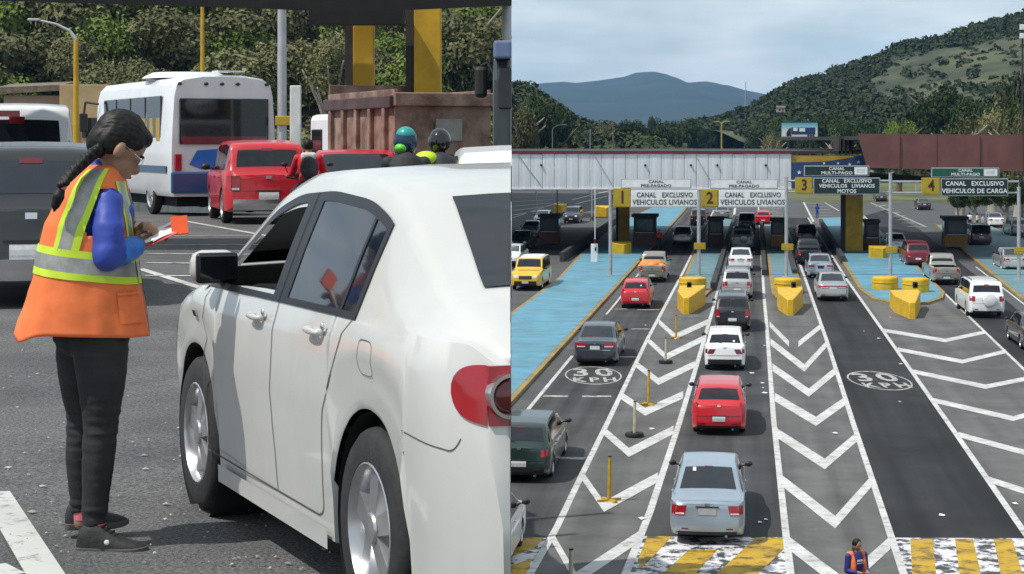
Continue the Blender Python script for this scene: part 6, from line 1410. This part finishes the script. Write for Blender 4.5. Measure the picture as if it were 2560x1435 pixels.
for sd in (-1, 1): eb.ell(hc + mh @ Vector((.092, sd * .036, -.012)), (.008, .024, .005), mh)
eb.obj('eyebrows', M['hair'], wm)
MB().ell(hc + mh @ Vector((.1035, 0, -.098)), (.006, .020, .006), mh).obj('lips', M['pink'], wm)
# shoes and socks
def shoe(hx, tx, py, dy, rz):
    a, c_ = q(hx, py, dy), q(tx, py, dy + rz); d = (c_ - a); ln = d.length; d.normalize(); s2 = Vector((-d.y, d.x, 0)); mt_ = Matrix((d, s2, Vector((0, 0, 1)))).transposed()
    P_ = lambda f, z, y=0: a + d * ln * f + Vector((0, 0, z)) + s2 * y
    prof = [(.0, .016, .020, .055), (.03, .030, .018, .085), (.10, .037, .016, .108), (.18, .039, .016, .112), (.28, .039, .016, .112), (.36, .040, .016, .104), (.46, .041, .016, .088), (.58, .044, .016, .070), (.70, .046, .016, .058), (.82, .044, .017, .050), (.92, .034, .019, .042), (.98, .018, .022, .034), (1.0, .004, .026, .030)]
    rows = []
    for f, w2, zb2, zt2 in prof:
        rows.append([P_(f, zb2 + (zt2 - zb2) * math.sin(a2) ** .75, -w2 * math.copysign(abs(math.cos(a2)) ** .55, math.cos(a2)) * (1 - .25 * math.sin(a2) ** 2)) for a2 in [math.pi * k / 14 for k in range(15)]])
    o = MB().grid(rows).obj('shoe', M['shoe'], wm, 70)
    out2 = [(-.005, .012), (.0, .024), (.05, .038), (.2, .041), (.42, .040), (.62, .046), (.76, .049), (.88, .042), (.96, .028), (1.015, .006)]
    ring = [P_(f, 0, -w2) for f, w2 in out2] + [P_(f, 0, w2) for f, w2 in out2[::-1]]
    nr = len(ring); rise = lambda i: .010 * max(0, (out2[i if i < 10 else 19 - i][0] - .8) / .2)
    MB().add([ring[i] + Vector((0, 0, .002 + rise(i))) for i in range(nr)] + [ring[i] + Vector((0, 0, .027 + rise(i) * .6)) for i in range(nr)], [tuple(range(nr))[::-1], tuple(range(nr, 2 * nr))] + [(i, (i + 1) % nr, nr + (i + 1) % nr, nr + i) for i in range(nr)]).obj('sole', M['sole'], o, 40, .004)
    for k in range(4): MB().tube(P_(.37 + .06 * k, .104 - .011 * k, -.020), P_(.385 + .06 * k, .104 - .011 * k, .020), .004, n=6).obj('lace', M['matte_black'], o)
    return o, P_, s2
so_, P_, s2 = shoe(208, 384, 1369, -.10, -.03); MB().ell(P_(.47, .050, -.0405), (.010, .003, .010)).obj('emblem', M['paper'], so_)
shoe(146, 300, 1338, .11, .05)
for a_, dy in ((q(252, 1313, -.088), 0), (q(196, 1293, .10), 0)): MB().lathe([(.0395, -.025), (.0405, .0), (.0385, .025)], 18, 'Z', a_).obj('sock', M['pink'], wm)
# what she holds
tb = empty('ticket_bundle', wm.location + q(402, 585, -.03), 0, 'small fan of white and red tickets with an orange pad in her hands', 'tickets')
def card(c0, w, hh, rot, mat, nm, th=.002):
    o = MB().box((0, 0, 0), (w, hh, th)).obj(nm, mat, tb, None); o.location = c0; o.rotation_euler = rot; return o
card((-.008, .0, .004), .115, .075, (R(24), R(-20), R(20)), M['paper'], 'ticket'); card((.004, -.006, -.003), .12, .07, (R(30), R(-24), R(14)), M['red_print'], 'ticket'); card((.010, .006, .010), .11, .07, (R(20), R(-26), R(26)), M['paper'], 'ticket'); card((-.02, .004, -.010), .10, .07, (R(26), R(-16), R(8)), M['black'], 'wallet', .010)
card((.075, .004, .034), .062, .070, (R(72), R(-6), R(6)), M['orange_pad'], 'orange_pad', .012)
# ------------------------------------------------------------------ riders and their motorcycles
def motorcycle(loc, ang, label, tank):
    r = empty('motorcycle', loc, ang, label, 'motorcycle')
    ty, ri = wheel_meshes(.30, 5)
    for x in (-.62, .66):
        o = link('wheel', ty, None, r, (x, 0, .30)); o.scale = (1, .55, 1); link('rim', ri, None, o)
    MB().tube((-.62, .0, .30), (-.2, 0, .5), .05).tube((.66, 0, .3), (.45, 0, .95), .035).tube((-.2, 0, .5), (.4, 0, .85), .04).obj('frame', M['black'], r)
    e = MB(); e.ell((.18, 0, .80), (.26, .15, .13)); link('tank', blob(e, .02, 1, 'tank'), tank, r)
    MB().box((-.38, 0, .80), (.72, .24, .09)).obj('seat', M['black'], r, None, .04); MB().box((.05, 0, .42), (.36, .28, .32)).obj('engine', M['alloy'], r, None, .04)
    MB().box((-.74, 0, .78), (.06, .18, .09)).obj('tail_light', M['red_lamp'], r, None, .02); MB().box((-.78, 0, .58), (.02, .2, .15)).obj('number_plate', M['plate'], r, None)
    MB().path([(.36, -.36, 1.03), (.44, -.15, 1.0), (.44, .15, 1.0), (.36, .36, 1.03)], [.016] * 4).obj('handlebar', M['black'], r)
    for sd in (1, -1): MB().tube((.38, sd * .3, 1.03), (.36, sd * .38, 1.22), .008).ell((.36, sd * .39, 1.25), (.02, .06, .04)).obj('mirror', M['black'], r)
    MB().tube((-.7, -.16, .34), (.1, -.16, .34), .045).obj('exhaust', M['chrome'], r)
def rider(loc, ang, label, shirt, trouser, helmet=None, visor=None, extra=None, name='person'):
    r = empty(name, loc, ang, label, 'person')
    b = MB(); hp, nk, hd_ = Vector((-.28, 0, .92)), Vector((-.12, 0, 1.42)), Vector((-.05, 0, 1.56))
    b.ell(hd_, (.095, .075, .115)); b.ell(hd_ + Vector((.085, 0, -.02)), (.02, .014, .02)); chain(b, [nk, hd_ - Vector((0, 0, .06))], [.055, .05]); b.ell((-.2, 0, 1.2), (.12, .16, .25))
    for sd in (1, -1):
        chain(b, [(-.14, sd * .19, 1.36), (.02, sd * .27, 1.10), (.30, sd * .33, 1.06)], [.05, .042, .03]); hand(b, Vector((.30, sd * .33, 1.06)), Vector((1, 0, -.1)), Vector((0, 0, 1)), sd)
        chain(b, [(-.26, sd * .10, .90), (.12, sd * .22, .78), (.0, sd * .22, .36), (.10, sd * .22, .32)], [.08, .06, .045, .04])
    link('body', blob(b, .010, 2, 'body'), M['skin'], r)
    s = MB(); s.ell((-.20, 0, 1.22), (.14, .19, .25)); s.ell((-.24, 0, 1.02), (.14, .17, .16)); s.ell((-.14, 0, 1.38), (.09, .17, .08))
    for sd in (1, -1): chain(s, [(-.14, sd * .18, 1.36), (.02, sd * .27, 1.10), (.18, sd * .31, 1.07)], [.072, .06, .046])
    so = link('shirt', blob(s, .012, 3, 'shirt'), shirt, r)
    t = MB(); t.ell((-.28, 0, .90), (.16, .18, .13))
    for sd in (1, -1): chain(t, [(-.26, sd * .10, .88), (.12, sd * .22, .78), (.0, sd * .22, .36)], [.10, .078, .055])
    link('trousers', blob(t, .014, 2, 'trousers'), trouser, r)
    for sd in (1, -1): u = MB(); u.ell((.03, sd * .22, .31), (.12, .05, .045)); u.obj('shoe', M['shoe'], r)
    if helmet is not None:
        e = MB(); e.ell(hd_ + Vector((0, 0, .02)), (.145, .125, .145)); e.ell(hd_ + Vector((.05, 0, -.06)), (.10, .105, .08)); ho_ = link('helmet', blob(e, .012, 2, 'helmet'), helmet, r)
        MB().ell(hd_ + Vector((.055, 0, .02)), (.11, .11, .06)).obj('visor', visor or M['glass'], ho_)
        if extra == 'teal':
            MB().ell(hd_ + Vector((-.07, .05, -.045)), (.088, .065, .05)).obj('green_flash', pm('helmet_green', (.12, .55, .05), .3), ho_); MB().ell(hd_ + Vector((-.02, 0, .085)), (.112, .10, .085)).obj('teal_crown', pm('helmet_teal', (.02, .30, .26), .3), ho_)
    else:
        e = MB(); e.ell(hd_ + Vector((-.02, 0, .03)), (.105, .09, .105)); link('hair', blob(e, .012, 1, 'hair'), M['hair'], r)
    return r, so
def bike_and_rider(px, Y, ang, lb_r, lb_b, shirt, trouser, tank, **k):
    l = lay(px, Y); motorcycle(l, ang, lb_b, tank); return rider(l, ang, lb_r, shirt, trouser, **k)
r_, so = bike_and_rider(770, 34.0, R(98), 'bareheaded rider in a red shirt with white yoke and dark backpack', 'motorcycle under the rider in the red shirt', M['shirt_red'], M['trouser'], M['black'])
MB().box((-.30, 0, 1.40), (.10, .26, .12)).obj('white_yoke', M['paper'], so, None, .04)
e = MB(); e.ell((-.40, 0, 1.20), (.12, .155, .20)); e.ell((-.46, 0, 1.12), (.09, .12, .11)); link('backpack', blob(e, .012, 2, 'backpack'), pm('backpack_grey', (.045, .045, .048), .7, var=.4, bump=.3, bscale=9), r_)
bike_and_rider(1013, 20.2, R(97), 'rider in a teal, black and green helmet behind the white sedan', 'motorcycle under the rider in the teal helmet', M['trouser'], M['trouser'], M['black'], helmet=pm('helmet_black_blue', (.01, .03, .07), .25), extra='teal')
r_, so = bike_and_rider(1098, 20.8, R(97), 'rider in a plain black helmet with a lime shoulder', 'motorcycle under the rider in the black helmet', pm('dark_jacket', (.02, .022, .03), .7), M['trouser'], M['black'], helmet=pm('helmet_black', (.008, .008, .009), .15, coat=.6))
e = MB(); e.ell((-.20, .15, 1.40), (.13, .13, .085)); link('lime_shoulder', blob(e, .012, 2, 'lime_shoulder'), pm('lime_cloth', (.50, .72, .02), .6), so)
# ------------------------------------------------------------------ people standing on the plaza
def standing(loc, ang, label, shirt, trouser, hgt=1.65, vest=None, fine=False):
    r = empty('person', loc, ang, label, 'person'); k = hgt / 1.65; r.scale = (k, k, k); vx = .010 if fine else .02
    b = MB(); hd_ = Vector((.03, 0, 1.53)); mt = Matrix.Rotation(R(18), 3, 'Y')
    b.ell(hd_, (.093, .074, .115), mt); b.ell(hd_ + Vector((.095, 0, -.045)), (.018, .013, .02)); chain(b, [(0, 0, 1.36), (.02, 0, 1.46)], [.055, .05]); b.ell((0, 0, 1.15), (.10, .15, .25)); b.ell((0, 0, .9), (.11, .15, .14))
    for sd in (1, -1):
        b.ell(hd_ + Vector((0, sd * .076, -.02)), (.018, .012, .03)); w_ = Vector((.26, sd * .07, 1.04)); chain(b, [(0, sd * .19, 1.33), (.0, sd * .23, 1.06), w_], [.05, .042, .028]); hand(b, w_, Vector((.8, -sd * .5, .2)), Vector((0, 0, 1)), sd)
        chain(b, [(0, sd * .09, .86), (.02, sd * .10, .47), (0, sd * .10, .08), (.05, sd * .1, .05)], [.07, .05, .035, .035])
    link('body', blob(b, .008 if fine else .018, 2, 'body'), M['skin'], r)
    s = MB(); s.ell((0, 0, 1.18), (.125, .175, .25)); s.ell((0, 0, .98), (.125, .165, .14)); s.ell((0, 0, 1.34), (.08, .17, .07))
    for sd in (1, -1): chain(s, [(0, sd * .19, 1.33), (.0, sd * .23, 1.06), (.16, sd * .14, 1.045)], [.066, .056, .045])
    so = link('shirt', blob(s, vx, 2, 'shirt'), shirt, r)
    t = MB(); t.ell((0, 0, .88), (.13, .165, .13))
    for sd in (1, -1): chain(t, [(0, sd * .09, .86), (.02, sd * .10, .47), (0, sd * .10, .10)], [.095, .065, .05]); MB().ell((.05, sd * .1, .045), (.13, .048, .042)).obj('shoe', M['shoe'], r)
    link('trousers', blob(t, vx, 2, 'trousers'), trouser, r)
    e = MB(); e.ell(hd_ + Vector((-.02, 0, .03)), (.103, .088, .108), mt); e.ell(hd_ + Vector((-.07, 0, -.08)), (.05, .06, .09)); link('hair', blob(e, .010 if fine else .02, 1, 'hair'), M['hair'], r)
    if vest:
        for sd in (1, -1): v_ = MB(); v_.ell((.0, sd * .125, 1.10), (.145, .065, .30)); v_.ell((-.02, sd * .13, 1.36), (.09, .075, .06)); link('vest_side', blob(v_, .012, 3, 'vest_side'), vest, so)
        v_ = MB(); v_.ell((-.06, 0, 1.12), (.095, .17, .30)); link('vest_back', blob(v_, .012, 2, 'vest_back'), vest, so)
    return r, so
Yp = 38.0; p = at(2141, 1350, Yp)
r_, so = standing((p.x, Yp, .03), R(-62), 'woman in a blue shirt and open orange vest at the bottom of the crossing', pm('navy_shirt', (.02, .02, .17), .6, var=.2), M['trouser'], 1.62, M['vest'], True)
MB().box((.118, .0, 1.25), (.02, .12, .035)).box((.120, .0, 1.20), (.02, .15, .012)).obj('shirt_print', M['paper'], so, None)
g = gp(2043, 546); standing((g.x, g.y, .03), R(110), 'person in blue walking over the hatched far lane', M['shirt_blue'], M['shirt_blue'], 1.75)
g = gp(2424, 572); standing((g.x, g.y, .03), R(60), 'left one of two people in white shirts under the trees', M['paper'], M['trouser'], 1.7); g = gp(2443, 574); standing((g.x, g.y, .03), R(-20), 'right one of two people in white shirts under the trees', M['paper'], M['trouser'], 1.7)
g = gp(1648, 628); standing((g.x, g.y, .17), R(-70), 'attendant in a red shirt standing beside the leftmost dark booth', M['shirt_red'], M['trouser'], 1.65)
# ------------------------------------------------------------------ the air
hm = bpy.data.materials.new('haze'); hm.use_nodes = True; t = hm.node_tree; t.nodes.clear()
ho = t.nodes.new('ShaderNodeOutputMaterial'); pv = t.nodes.new('ShaderNodeVolumePrincipled'); t.links.new(pv.outputs[0], ho.inputs['Volume'])
pv.inputs['Color'].default_value = (.24, .56, 1.0, 1); pv.inputs['Density'].default_value = 5.5e-5; pv.inputs['Anisotropy'].default_value = 0.0
tag(MB().box((0, 3900, 145), (9000, 8200, 340)).obj('haze', hm, None, None), 'pale blue haze filling the valley', 'haze', kind='stuff')
bpy.data.scenes.remove(TMP)
